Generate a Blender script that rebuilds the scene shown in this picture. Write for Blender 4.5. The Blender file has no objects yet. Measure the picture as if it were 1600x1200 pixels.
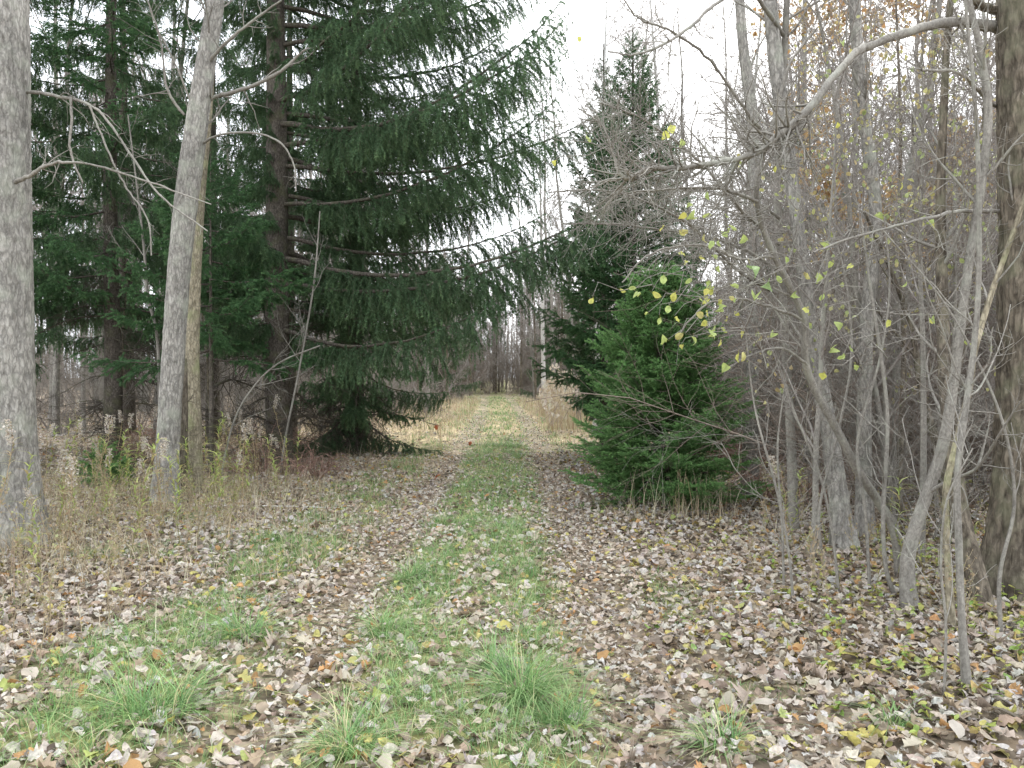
import bpy, math, random
import numpy as np
from mathutils import Vector, Matrix, Euler

R_ = math.radians
rng = np.random.default_rng(7)
random.seed(7)
sc = bpy.context.scene
COL = sc.collection

# ------------------------------------------------------------------ camera
FP = 1250.0          # focal length in pixels of the 1600 px wide photograph
CAMZ = 1.6
TILT = 0.458
cam_d = bpy.data.cameras.new('camera')
cam_d.sensor_width = 36; cam_d.lens = FP / 1600 * 36
cam_d.clip_start = 0.05; cam_d.clip_end = 1500
cam = bpy.data.objects.new('camera', cam_d); COL.objects.link(cam)
cam.location = (0, 0, CAMZ); cam.rotation_euler = (R_(90 - TILT), 0, 0)
sc.camera = cam
sc.render.resolution_x, sc.render.resolution_y = 1024, 768

# ------------------------------------------------------------------ sky, sun, exposure
w = bpy.data.worlds.new('World'); sc.world = w; w.use_nodes = True
nt = w.node_tree; nt.nodes.clear()
wo = nt.nodes.new('ShaderNodeOutputWorld')
sky = nt.nodes.new('ShaderNodeTexSky'); sky.sky_type = 'NISHITA'; sky.sun_disc = False
sky.sun_elevation = R_(38); sky.sun_rotation = R_(20); sky.dust_density = 4; sky.air_density = 1.2
b1 = nt.nodes.new('ShaderNodeBackground'); b1.inputs[1].default_value = 0.10
nt.links.new(sky.outputs[0], b1.inputs[0])
b2 = nt.nodes.new('ShaderNodeBackground'); b2.inputs[1].default_value = 1.30     # the even cloud layer
b2.inputs[0].default_value = (0.885, 0.935, 1.0, 1)
mx = nt.nodes.new('ShaderNodeMixShader'); mx.inputs[0].default_value = 0.82
nt.links.new(b1.outputs[0], mx.inputs[1]); nt.links.new(b2.outputs[0], mx.inputs[2])
nt.links.new(mx.outputs[0], wo.inputs[0])
sun_d = bpy.data.lights.new('sun', 'SUN'); sun_d.energy = 1.2; sun_d.angle = R_(25); sun_d.color = (1, .97, .92)
sun = bpy.data.objects.new('sun', sun_d); COL.objects.link(sun)
sun.rotation_euler = (R_(38), 0, R_(160)); sun.location = (0, 0, 30)
sc.view_settings.view_transform = 'Standard'; sc.view_settings.look = 'None'
sc.view_settings.gamma = 1; sc.view_settings.use_curve_mapping = False
sc.view_settings.exposure = 1.48
cy = sc.cycles
cy.max_bounces = 5; cy.diffuse_bounces = 3; cy.glossy_bounces = 2; cy.transmission_bounces = 4; cy.transparent_max_bounces = 4
cy.use_denoising = True
cy.caustics_reflective = False; cy.caustics_refractive = False

# ------------------------------------------------------------------ numpy helpers
def norm(v):
    return v / np.maximum(np.linalg.norm(v, axis=-1, keepdims=True), 1e-9)

def vnoise(p, seed=0):
    p = np.asarray(p, float)
    i = np.floor(p).astype(np.int64); f = p - i; f = f * f * (3 - 2 * f)
    def h(a, b, c):
        n = (a * 374761393 + b * 668265263 + c * 2147483647 + seed * 974634777) & 0xffffffff
        n = ((n ^ (n >> 13)) * 1274126177) & 0xffffffff
        return ((n ^ (n >> 16)) & 0xffff) / 65535.0
    r = 0
    for dx in (0, 1):
        for dy in (0, 1):
            for dz in (0, 1):
                wgt = (f[..., 0] if dx else 1 - f[..., 0]) * (f[..., 1] if dy else 1 - f[..., 1]) * (f[..., 2] if dz else 1 - f[..., 2])
                r = r + wgt * h(i[..., 0] + dx, i[..., 1] + dy, i[..., 2] + dz)
    return r

def n2(x, y, s, seed=0):
    return vnoise(np.stack([np.asarray(x) / s, np.asarray(y) / s, np.zeros_like(np.asarray(x, float))], -1), seed)

def path_c(y):
    y = np.asarray(y, float)
    return -0.28 - 0.00045 * np.clip(y - 15, 0, 45) ** 2

def gz(x, y):
    x = np.asarray(x, float); y = np.asarray(y, float)
    u = x - path_c(y)
    z = 0.10 * (n2(x, y, 2.6, 1) - .5) + 0.035 * (n2(x, y, .55, 2) - .5)
    z = z - 0.05 * np.exp(-((u + .87) / .24) ** 2) - 0.05 * np.exp(-((u - .87) / .24) ** 2) + .02 * np.exp(-(u / .5) ** 2)
    z = z + 0.25 * np.clip((np.abs(u) - 3.2) / 6, 0, 1) * (n2(x, y, 5, 3) - .3)
    t = np.clip((y - 48) / 60, 0, 1); z = z + 1.1 * t * t * (3 - 2 * t)
    return z

def at(px, py, Y):
    t = R_(TILT)
    u = (px - 800) / FP; v = (600 - py) / FP
    # camera axes: x, up=(0,sin t,cos t), forward=(0,cos t,-sin t)
    d = np.array([u, math.cos(t) + v * math.sin(t), -math.sin(t) + v * math.cos(t)])
    k = Y / d[1]
    return np.array([0, 0, CAMZ]) + d * k

def ground_at(px, py):
    Y = CAMZ * FP / (py - 590)
    p = at(px, py, Y); p[2] = float(gz(p[0], p[1]))
    return p

class Geo:
    def __init__(s):
        s.v = []; s.c = []; s.f = {3: [], 4: []}; s.m = {3: [], 4: []}; s.s = {3: [], 4: []}; s.n = 0
    def add(s, v, f, col=(1, 1, 1), mat=0, smooth=False):
        v = np.asarray(v, np.float32).reshape(-1, 3)
        c = np.asarray(col, np.float32)
        if c.ndim == 1: c = np.broadcast_to(c, (len(v), 3))
        s.v.append(v); s.c.append(c)
        for a in (f if isinstance(f, list) else [f]):
            a = np.asarray(a); k = a.shape[1]
            s.f[k].append(a + s.n); s.m[k].append(np.full(len(a), mat)); s.s[k].append(np.full(len(a), smooth))
        s.n += len(v)
    def mesh(s, name, mats):
        me = bpy.data.meshes.new(name)
        v = np.concatenate(s.v); c = np.concatenate(s.c)
        me.vertices.add(len(v)); me.vertices.foreach_set('co', v.ravel())
        loops = []; starts = []; mi = []; sm = []; off = 0
        for k in (3, 4):
            if s.f[k]:
                F = np.concatenate(s.f[k]); loops.append(F.ravel()); starts.append(off + np.arange(len(F)) * k); off += F.size
                mi.append(np.concatenate(s.m[k])); sm.append(np.concatenate(s.s[k]))
        L = np.concatenate(loops).astype(np.int32); S = np.concatenate(starts).astype(np.int32)
        me.loops.add(len(L)); me.loops.foreach_set('vertex_index', L)
        me.polygons.add(len(S)); me.polygons.foreach_set('loop_start', S)
        me.polygons.foreach_set('material_index', np.concatenate(mi).astype(np.int32))
        me.polygons.foreach_set('use_smooth', np.concatenate(sm).astype(bool))
        ca = me.color_attributes.new('col', 'FLOAT_COLOR', 'POINT')
        ca.data.foreach_set('color', np.concatenate([c, np.ones((len(c), 1), np.float32)], 1).ravel())
        for m in (mats if isinstance(mats, (list, tuple)) else [mats]): me.materials.append(m)
        me.update(calc_edges=True)
        return me
    def build(s, name, mats, parent=None):
        return link(name, s.mesh(name, mats), parent)

def link(name, me, parent=None):
    o = bpy.data.objects.new(name, me); COL.objects.link(o)
    if parent is not None: o.parent = parent
    return o

def tag(o, label=None, cat=None, group=None, kind=None):
    if label: o['label'] = label
    if cat: o['category'] = cat
    if group: o['group'] = group
    if kind: o['kind'] = kind
    return o

def empty(name, loc, label, cat, group=None, rz=0.0, s=1.0):
    o = bpy.data.objects.new(name, None); COL.objects.link(o)
    o.empty_display_size = .2
    o.location = tuple(float(a) for a in loc); o.rotation_euler = (0, 0, rz); o.scale = (s, s, s)
    return tag(o, label, cat, group)

def dup(root, loc, rz=0.0, s=1.0, label=None, group=None, tilt=(0, 0)):
    r = root.copy(); COL.objects.link(r)
    r.location = tuple(float(a) for a in loc); r.rotation_euler = (tilt[0], tilt[1], rz)
    r.scale = (s, s, s) if np.isscalar(s) else s
    for ch in root.children:
        c = ch.copy(); COL.objects.link(c); c.parent = r
    if label: r['label'] = label
    if group: r['group'] = group
    return r

def resample(P, R, n):
    """smooth (Catmull-Rom) resampling of one polyline"""
    P = np.asarray(P, float); R = np.asarray(R, float)
    K = len(P); t = np.linspace(0, K - 1, n); i = np.clip(t.astype(int), 0, K - 2); f = (t - i)[:, None]
    Pe = np.vstack([2 * P[0] - P[1], P, 2 * P[-1] - P[-2]])
    p0, p1, p2, p3 = Pe[i], Pe[i + 1], Pe[i + 2], Pe[i + 3]
    out = .5 * (2 * p1 + (p2 - p0) * f + (2 * p0 - 5 * p1 + 4 * p2 - p3) * f ** 2 + (3 * p1 - p0 - 3 * p2 + p3) * f ** 3)
    return out, R[i] * (1 - f[:, 0]) + R[i + 1] * f[:, 0]

def frames(P):
    T = np.empty_like(P); T[:, 1:-1] = P[:, 2:] - P[:, :-2]; T[:, 0] = P[:, 1] - P[:, 0]; T[:, -1] = P[:, -1] - P[:, -2]
    T = norm(T)
    r0 = np.where(np.abs(T[:, 0, 2:3]) < .8, np.array([[0, 0, 1.]]), np.array([[1., 0, 0]]))
    A = np.empty_like(P); A[:, 0] = norm(np.cross(T[:, 0], r0))
    for k in range(1, P.shape[1]):
        A[:, k] = norm(A[:, k - 1] - (A[:, k - 1] * T[:, k]).sum(1, keepdims=True) * T[:, k])
    B = np.cross(T, A)
    return T, A, B

def tubes(G, P, R, S=3, col=(1, 1, 1), mat=0, smooth=True):
    P = np.asarray(P, float); R = np.asarray(R, float)
    if P.ndim == 2: P = P[None]; R = R[None]
    N, K, _ = P.shape
    T, A, B = frames(P)
    th = np.arange(S) / S * 2 * np.pi
    V = P[:, :, None] + R[:, :, None, None] * (A[:, :, None] * np.cos(th)[:, None] + B[:, :, None] * np.sin(th)[:, None])
    idx = np.arange(N * K * S).reshape(N, K, S)
    a = idx[:, :-1]; b = idx[:, 1:]
    F = np.stack([a, np.roll(a, -1, 2), np.roll(b, -1, 2), b], -1).reshape(-1, 4)
    c = np.asarray(col, float)
    if c.ndim == 2: c = np.repeat(c, K * S, 0)
    G.add(V, F, c, mat, smooth)

def trunk(G, P, R, S=40, n=120, ridge=.012, fr=14, fz=5, lump=.05, seed=0, flare=0.0, mat=0, col=(1, 1, 1)):
    """one trunk with furrowed bark as real relief"""
    P, R = resample(P, R, n)
    T, A, B = frames(P[None]); A = A[0]; B = B[0]
    s = np.concatenate([[0], np.cumsum(np.linalg.norm(np.diff(P, axis=0), axis=1))])
    th = np.arange(S) / S * 2 * np.pi
    TH, SS = np.meshgrid(th, s)
    q = np.stack([np.cos(TH) * fr / 2.2, np.sin(TH) * fr / 2.2, SS * fz], -1)
    q = q + .35 * (vnoise(q * 1.7, seed + 5)[..., None] - .5)
    r1 = 1 - np.abs(2 * vnoise(q, seed) - 1); r2 = 1 - np.abs(2 * vnoise(q * np.array([2.1, 2.1, 1.7]), seed + 1) - 1)
    lum = vnoise(np.stack([np.cos(TH), np.sin(TH), SS * .8], -1), seed + 2) - .5
    RR = R[:, None] * (1 + lump * 2 * lum) + ridge * (r1 - .5) + ridge * .6 * (r2 - .5)
    if flare:
        fl = np.exp(-SS / .28)
        RR = RR + flare * fl * (1 + .7 * np.sin(TH * 4 + seed) + .4 * np.sin(TH * 7 + seed * 2))
    V = P[:, None] + RR[..., None] * (A[:, None] * np.cos(TH)[..., None] + B[:, None] * np.sin(TH)[..., None])
    idx = np.arange(n * S).reshape(n, S); a = idx[:-1]; b = idx[1:]
    F = np.stack([a, np.roll(a, -1, 1), np.roll(b, -1, 1), b], -1).reshape(-1, 4)
    cc = (.50 + .62 * r1 * .6 + .62 * r2 * .4)[..., None] * np.asarray(col)
    G.add(V, F, cc.reshape(-1, 3), mat, True)
    return P, R

def grow(P, R, n, lo, hi, ang=(35, 70), K=5, wander=.12, up=.05, rr=.55, tr=(.2, 1), root=None, end=.25, rmin=.0012, shrink=.5, rg=None, flat=0):
    g = rg or rng
    P = np.asarray(P, float); R = np.asarray(R, float)
    if P.ndim == 2: P = P[None]; R = R[None]
    N, K0, _ = P.shape
    if root is None: root = np.arange(N)
    ln = np.linalg.norm(np.diff(P, axis=1), axis=2).sum(1)
    idx = g.choice(N, n, p=ln / ln.sum())
    tt = g.uniform(tr[0], tr[1], n); t = tt * (K0 - 1.0001); i = t.astype(int); f = (t - i)[:, None]
    p = P[idx, i] * (1 - f) + P[idx, i + 1] * f
    r0 = (R[idx, i] * (1 - f[:, 0]) + R[idx, i + 1] * f[:, 0])
    T = norm(P[idx, i + 1] - P[idx, i])
    rv = g.normal(size=(n, 3)); rv[:, 2] *= (1 - flat); perp = norm(rv - (rv * T).sum(1, keepdims=True) * T)
    a = np.radians(g.uniform(ang[0], ang[1], n))[:, None]
    d = T * np.cos(a) + perp * np.sin(a)
    L = g.uniform(lo, hi, n) * (1 - shrink * tt)
    out = [p]
    for k in range(K - 1):
        d = norm(d + g.normal(size=(n, 3)) * wander + np.array([0, 0, up]))
        p = p + d * (L / (K - 1))[:, None]; out.append(p)
    P2 = np.stack(out, 1)
    rs = np.minimum(r0 * rr, r0 * .95)
    R2 = np.maximum(rs[:, None] * np.linspace(1, end, K)[None], rmin)
    return P2, R2, root[idx]

def needles(G, P, total, ln, wd, col, spread=.85, mat=1, g=None, jit=.25, tcol=None):
    """needle blades along polylines P (N,K,3)"""
    g = g or rng
    N, K, _ = P.shape
    L = np.linalg.norm(np.diff(P, axis=1), axis=2).sum(1)
    idx = g.choice(N, total, p=L / L.sum())
    tt = g.uniform(0, 1, total); t = tt * (K - 1.0001); i = t.astype(int); f = (t - i)[:, None]
    p = P[idx, i] * (1 - f) + P[idx, i + 1] * f
    T = norm(P[idx, i + 1] - P[idx, i])
    rv = g.normal(size=(total, 3)); Q = norm(rv - (rv * T).sum(1, keepdims=True) * T)
    d = norm(T * (1 - spread * .55) + Q * spread)
    W = norm(np.cross(d, g.normal(size=(total, 3))))
    l = ln * g.uniform(.7, 1.25, (total, 1)); ww = wd * g.uniform(.7, 1.3, (total, 1))
    V = np.stack([p - W * ww * .5, p + W * ww * .5, p + d * l], 1)
    tint = 1 + jit * (g.uniform(-1, 1, (N, 1)))
    c = np.asarray(col)[None] * tint[idx]
    if tcol is not None:
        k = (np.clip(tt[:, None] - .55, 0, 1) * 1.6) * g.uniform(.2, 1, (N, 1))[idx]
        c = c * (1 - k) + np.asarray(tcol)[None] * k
    c = c * g.uniform(.85, 1.15, (total, 1))
    G.add(V, np.arange(total * 3).reshape(-1, 3), np.repeat(c, 3, 0), mat, False)

def rot(yaw, tilt, roll):
    cy_, sy = np.cos(yaw), np.sin(yaw); cx, sx = np.cos(tilt), np.sin(tilt); cr, sr = np.cos(roll), np.sin(roll)
    o = np.zeros_like(yaw); l = np.ones_like(yaw)
    Z = np.stack([np.stack([cy_, -sy, o], -1), np.stack([sy, cy_, o], -1), np.stack([o, o, l], -1)], -2)
    X = np.stack([np.stack([l, o, o], -1), np.stack([o, cx, -sx], -1), np.stack([o, sx, cx], -1)], -2)
    Y = np.stack([np.stack([cr, o, sr], -1), np.stack([o, l, o], -1), np.stack([-sr, o, cr], -1)], -2)
    return Z @ X @ Y

def leaf_t(ys, ws):
    ys = np.array(ys, float); ws = np.array(ws, float); n = len(ys)
    v = []
    for y, q in zip(ys, ws): v += [(-q, y, 0), (0, y - .02, 0), (q, y, 0)]
    v = np.array(v); v[:, 1] -= .5
    f = []
    for k in range(n - 1):
        a = 3 * k; f += [(a, a + 1, a + 4, a + 3), (a + 1, a + 2, a + 5, a + 4)]
    return v, np.array(f)
LEAF = {
    'maple': leaf_t([0, .10, .26, .38, .50, .64, .80, 1], [.03, .34, .22, .50, .22, .34, .13, .01]),
    'poplar': leaf_t([0, .08, .25, .5, .78, 1], [.03, .28, .43, .36, .16, .01]),
    'oval': leaf_t([0, .2, .5, .8, 1], [.02, .24, .31, .2, .01]),
    'oak': leaf_t([0, .15, .26, .42, .52, .7, .8, 1], [.02, .16, .10, .28, .14, .30, .16, .02]),
    'low': (np.array([(0, -.5, 0), (.36, -.05, 0), (0, .5, 0), (-.36, -.05, 0), ]), np.array([(0, 1, 2), (0, 2, 3)])),
    'mid': (np.array([(0, -.5, 0), (.34, -.25, 0), (.38, .1, 0), (0, .5, 0), (-.38, .1, 0), (-.34, -.25, 0), (0, 0, 0)]),
            np.array([(6, 0, 1), (6, 1, 2), (6, 2, 3), (6, 3, 4), (6, 4, 5), (6, 5, 0)])),
}
def leaves(G, kind, pos, yaw, tilt, roll, size, col, curl=1.0, mat=0, g=None, smooth=True):
    g = g or rng
    T, F = LEAF[kind]; n = len(pos); M = len(T)
    X = np.broadcast_to(T, (n, M, 3)).copy()
    a = g.normal(0, .7, (n, 1)) * curl; b = g.normal(-.2, .6, (n, 1)) * curl; fo = g.normal(.15, .3, (n, 1)) * curl
    X[..., 2] = a * X[..., 0] ** 2 + b * X[..., 1] ** 2 + fo * np.abs(X[..., 0]) + g.normal(0, .035, (n, M)) * curl
    X[..., 0] *= g.uniform(.8, 1.15, (n, 1)); X[..., 0] += g.normal(0, .02, (n, M))
    X = X * np.asarray(size).reshape(-1, 1, 1)
    V = np.einsum('nij,nmj->nmi', rot(yaw, tilt, roll), X) + np.asarray(pos)[:, None]
    FF = (F[None] + (np.arange(n) * M)[:, None, None]).reshape(-1, F.shape[1])
    c = np.repeat(col[:, None], M, 1) * g.uniform(.86, 1.12, (n, M, 1))
    mid = np.abs(T[:, 0]) < .01
    c[:, mid] *= .88
    G.add(V, FF, c.reshape(-1, 3), mat, smooth)

def blades(G, pos, yaw, h, lean, wd, col, K=4, tipcol=None, mat=0, g=None, twist=0.5):
    g = g or rng
    n = len(pos); t = np.linspace(0, 1, K)[None]
    d = np.stack([np.cos(yaw), np.sin(yaw)], -1)
    h = h[:, None]; lean = lean[:, None]
    hor = h * lean * t ** 1.8; z = h * (t - .45 * np.minimum(lean, 1.6) * t ** 2.2)
    C = np.concatenate([pos[:, None, :2] + d[:, None] * hor[..., None], (pos[:, 2:3] + z)[..., None]], -1)
    yw = yaw + np.pi / 2 + g.normal(0, twist, n)
    s = np.stack([np.cos(yw), np.sin(yw), np.zeros(n)], -1)[:, None] * (wd[:, None] * (1 - t ** 2 * .97) * .5)[..., None]
    V = np.stack([C - s, C + s], 2)          # n,K,2,3
    idx = np.arange(n * K * 2).reshape(n, K, 2)
    F = np.stack([idx[:, :-1, 0], idx[:, :-1, 1], idx[:, 1:, 1], idx[:, 1:, 0]], -1).reshape(-1, 4)
    c = np.repeat(col[:, None], K, 1)
    if tipcol is not None:
        tt = (t[0] ** 1.5)[None, :, None]; c = c * (1 - tt) + tipcol[:, None] * tt
    G.add(V, F, np.repeat(c[:, :, None], 2, 2).reshape(-1, 3), mat, False)

def pick(g, cols, p, n, jit=.12):
    p = np.array(p, float); i = g.choice(len(cols), n, p=p / p.sum())
    c = np.array(cols)[i] * g.uniform(1 - jit, 1 + jit, (n, 1))
    return c * g.uniform(.96, 1.04, (n, 3))

# ------------------------------------------------------------------ materials
def nmat(name):
    m = bpy.data.materials.new(name); m.use_nodes = True; t = m.node_tree; t.nodes.clear()
    out = t.nodes.new('ShaderNodeOutputMaterial'); return m, t, out

def leaf_mat(name, transl=.3, rough=.6, spec=.25, nscale=60, namt=.35):
    m, t, out = nmat(name)
    at_ = t.nodes.new('ShaderNodeAttribute'); at_.attribute_name = 'col'
    tc = t.nodes.new('ShaderNodeTexCoord'); no = t.nodes.new('ShaderNodeTexNoise'); no.inputs['Scale'].default_value = nscale; no.inputs['Detail'].default_value = 3
    t.links.new(tc.outputs['Object'], no.inputs['Vector'])
    mr = t.nodes.new('ShaderNodeMapRange'); mr.inputs[1].default_value = .3; mr.inputs[2].default_value = .7
    mr.inputs[3].default_value = 1 - namt; mr.inputs[4].default_value = 1 + namt * .6
    t.links.new(no.outputs[0], mr.inputs[0])
    mu = t.nodes.new('ShaderNodeVectorMath'); mu.operation = 'SCALE'
    t.links.new(at_.outputs['Color'], mu.inputs[0]); t.links.new(mr.outputs[0], mu.inputs['Scale'])
    p = t.nodes.new('ShaderNodeBsdfPrincipled'); p.inputs['Roughness'].default_value = rough; p.inputs['Specular IOR Level'].default_value = spec
    t.links.new(mu.outputs[0], p.inputs['Base Color'])
    tr = t.nodes.new('ShaderNodeBsdfTranslucent'); t.links.new(mu.outputs[0], tr.inputs[0])
    mi = t.nodes.new('ShaderNodeMixShader'); mi.inputs[0].default_value = transl
    t.links.new(p.outputs[0], mi.inputs[1]); t.links.new(tr.outputs[0], mi.inputs[2]); t.links.new(mi.outputs[0], out.inputs[0])
    return m

def bark_mat(name, dark, light, sc_=(14, 14, 3), moss=None, moss_amt=.5, bump=.5, rough=.85, fine=True):
    m, t, out = nmat(name); N = t.nodes.new; L = t.links.new
    tc = N('ShaderNodeTexCoord'); mp = N('ShaderNodeMapping'); mp.inputs['Scale'].default_value = sc_
    L(tc.outputs['Object'], mp.inputs[0])
    n1 = N('ShaderNodeTexNoise'); n1.inputs['Scale'].default_value = 1; n1.inputs['Detail'].default_value = 7; n1.inputs['Roughness'].default_value = .65
    n1.inputs['Distortion'].default_value = .6
    L(mp.outputs[0], n1.inputs['Vector'])
    cr = N('ShaderNodeValToRGB'); cr.color_ramp.elements[0].position = .34; cr.color_ramp.elements[0].color = (*dark, 1)
    cr.color_ramp.elements[1].position = .66; cr.color_ramp.elements[1].color = (*light, 1)
    L(n1.outputs[0], cr.inputs[0])
    n2_ = N('ShaderNodeTexNoise'); n2_.inputs['Scale'].default_value = 1.7; n2_.inputs['Detail'].default_value = 4
    L(tc.outputs['Object'], n2_.inputs['Vector'])
    mr = N('ShaderNodeMapRange'); mr.inputs[1].default_value = .35; mr.inputs[2].default_value = .65; mr.inputs[3].default_value = .8; mr.inputs[4].default_value = 1.18
    L(n2_.outputs[0], mr.inputs[0])
    at_ = N('ShaderNodeAttribute'); at_.attribute_name = 'col'
    vo = N('ShaderNodeTexVoronoi'); vo.feature = 'DISTANCE_TO_EDGE'; vo.inputs['Scale'].default_value = 1.0
    mp2 = N('ShaderNodeMapping'); mp2.inputs['Scale'].default_value = tuple(a * .55 for a in sc_)
    nd = N('ShaderNodeTexNoise'); nd.inputs['Scale'].default_value = 14; nd.inputs['Detail'].default_value = 3; L(tc.outputs['Object'], nd.inputs['Vector'])
    ma = N('ShaderNodeVectorMath'); ma.operation = 'MULTIPLY_ADD'; ma.inputs[1].default_value = (.07, .07, .16); L(nd.outputs['Color'], ma.inputs[0]); L(tc.outputs['Object'], ma.inputs[2])
    L(ma.outputs[0], mp2.inputs[0]); L(mp2.outputs[0], vo.inputs['Vector'])
    mrv = N('ShaderNodeMapRange'); mrv.inputs[1].default_value = 0; mrv.inputs[2].default_value = .22; mrv.inputs[3].default_value = .62 if fine else 1; mrv.inputs[4].default_value = 1.06
    L(vo.outputs['Distance'], mrv.inputs[0])
    m0 = N('ShaderNodeVectorMath'); m0.operation = 'SCALE'; L(cr.outputs[0], m0.inputs[0]); L(mrv.outputs[0], m0.inputs['Scale'])
    m1 = N('ShaderNodeVectorMath'); m1.operation = 'MULTIPLY'; L(m0.outputs[0], m1.inputs[0]); L(at_.outputs['Color'], m1.inputs[1])
    m2 = N('ShaderNodeVectorMath'); m2.operation = 'SCALE'; L(m1.outputs[0], m2.inputs[0]); L(mr.outputs[0], m2.inputs['Scale'])
    last = m2.outputs[0]
    if moss is not None:
        n3 = N('ShaderNodeTexNoise'); n3.inputs['Scale'].default_value = 5; n3.inputs['Detail'].default_value = 6
        L(tc.outputs['Object'], n3.inputs['Vector'])
        mr3 = N('ShaderNodeMapRange'); mr3.inputs[1].default_value = .5; mr3.inputs[2].default_value = .68; mr3.inputs[4].default_value = moss_amt
        L(n3.outputs[0], mr3.inputs[0])
        mm = N('ShaderNodeMix'); mm.data_type = 'RGBA'; mm.inputs[7].default_value = (*moss, 1)
        L(mr3.outputs[0], mm.inputs[0]); L(last, mm.inputs[6]); last = mm.outputs[2]
    p = N('ShaderNodeBsdfPrincipled'); p.inputs['Roughness'].default_value = rough; p.inputs['Specular IOR Level'].default_value = .15
    L(last, p.inputs['Base Color'])
    if bump:
        bu = N('ShaderNodeBump'); bu.inputs['Strength'].default_value = bump; bu.inputs['Distance'].default_value = .02
        L(n1.outputs[0], bu.inputs['Height']); L(bu.outputs[0], p.inputs['Normal'])
    L(p.outputs[0], out.inputs[0])
    return m

M = {}
M['ash'] = bark_mat('ash_bark', (.21, .19, .165), (.40, .375, .335), (46, 46, 13), moss=(.40, .42, .33), moss_amt=.35)
M['tan'] = bark_mat('tan_bark', (.20, .165, .11), (.42, .37, .27), (46, 46, 14), moss=(.30, .32, .16), moss_amt=.55)
M['brown'] = bark_mat('brown_bark', (.075, .06, .045), (.25, .21, .16), (34, 34, 8), moss=(.25, .25, .16), moss_amt=.4, bump=.8)
M['smooth'] = bark_mat('smooth_bark', (.145, .13, .112), (.29, .268, .232), (60, 60, 40), moss=(.36, .37, .30), moss_amt=.35, bump=.2, fine=False)
M['twig'] = bark_mat('twig_bark', (.17, .14, .125), (.32, .298, .262), (30, 30, 12), bump=0, fine=False)
M['palebark'] = bark_mat('pale_bark', (.38, .36, .33), (.62, .60, .56), (40, 40, 30), bump=.2, fine=False)
M['spruce'] = bark_mat('spruce_bark', (.06, .05, .04), (.17, .145, .12), (44, 44, 22), moss=(.12, .13, .06), moss_amt=.4)
M['needle'] = leaf_mat('spruce_needles', .34, .55, .18, 9, .3)
M['leaf'] = leaf_mat('dry_leaves', .22, .62, .22, 70, .35)
M['green'] = leaf_mat('living_leaves', .4, .45, .4, 40, .2)
M['grass'] = leaf_mat('grass_blades', .35, .5, .35, 12, .15)
M['straw'] = leaf_mat('straw', .3, .7, .15, 20, .2)

# ground: litter of leaf-sized cells whose tint comes from the soil mask
def ground_mat():
    m, t, out = nmat('leaf_strewn_soil'); N = t.nodes.new; L = t.links.new
    tc = N('ShaderNodeTexCoord')
    nz = N('ShaderNodeTexNoise'); nz.inputs['Scale'].default_value = 9; nz.inputs['Detail'].default_value = 3; L(tc.outputs['Object'], nz.inputs['Vector'])
    ad = N('ShaderNodeVectorMath'); ad.operation = 'MULTIPLY_ADD'; ad.inputs[1].default_value = (.12, .12, .12)
    L(nz.outputs['Color'], ad.inputs[0]); L(tc.outputs['Object'], ad.inputs[2])
    vo = N('ShaderNodeTexVoronoi'); vo.inputs['Scale'].default_value = 15; L(ad.outputs[0], vo.inputs['Vector'])
    sep = N('ShaderNodeSeparateColor'); L(vo.outputs['Color'], sep.inputs[0])
    cr = N('ShaderNodeValToRGB'); e = cr.color_ramp.elements
    e[0].position = 0; e[0].color = (.45, .42, .38, 1); e[1].position = 1; e[1].color = (1.55, 1.5, 1.45, 1)
    for q, c in ((.3, (.75, .7, .66)), (.55, (1.0, .95, .9)), (.8, (1.25, 1.1, .95))):
        k = e.new(q); k.color = (*c, 1)
    L(sep.outputs[0], cr.inputs[0])
    at_ = N('ShaderNodeAttribute'); at_.attribute_name = 'col'
    mu = N('ShaderNodeVectorMath'); mu.operation = 'MULTIPLY'; L(at_.outputs['Color'], mu.inputs[0]); L(cr.outputs[0], mu.inputs[1])
    p = N('ShaderNodeBsdfPrincipled'); p.inputs['Roughness'].default_value = .9; p.inputs['Specular IOR Level'].default_value = .1
    L(mu.outputs[0], p.inputs['Base Color'])
    bu = N('ShaderNodeBump'); bu.inputs['Strength'].default_value = .9; bu.inputs['Distance'].default_value = .03
    L(sep.outputs[1], bu.inputs['Height']); L(bu.outputs[0], p.inputs['Normal'])
    L(p.outputs[0], out.inputs[0]); return m
M['ground'] = ground_mat()

# ------------------------------------------------------------------ masks
def m_green(x, y):
    u = x - path_c(y)
    strip = np.exp(-(u / .66) ** 6) * (.22 + 1.2 * n2(x, y, .33, 11) + .22 * np.cos((u - .42) * 7.5) * (y < 7) + .30 * np.clip((y - 6) / 4, 0, 1)) * (1 - .35 * np.clip((y - 15) / 12, 0, 1)) * np.where(y < 15, 1, .9)
    lv = np.exp(-((u + 1.68) / .5) ** 4) * np.clip(2.3 * n2(x, y, .4, 12) - .18, 0, 1.1) * (1 - .35 * np.clip((y - 12) / 6, 0, 1))
    rv = np.exp(-((u - 1.5) / .3) ** 2) * np.clip(2.2 * n2(x, y, .6, 13) - 1.1, 0, 1)
    rv = rv * np.where(y > 10, 1.8, .7)
    far = np.clip((y - 14) / 10, 0, 1) * .35 * (np.abs(u) < 3.2)
    ll = np.clip(2.6 * n2(x, y, .9, 14) - 1.35, 0, 1) * ((u < -2.0) & (u > -3.6)) * .7
    fg = np.clip((5.2 - y) / 1.2, 0, 1) * ((u < -1.0) & (u > -2.4)) * np.clip(2.0 * n2(x, y, .3, 15) - .65, 0, 1)
    return np.clip(strip + lv + rv + far + ll + fg, 0, 1.4)

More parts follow.
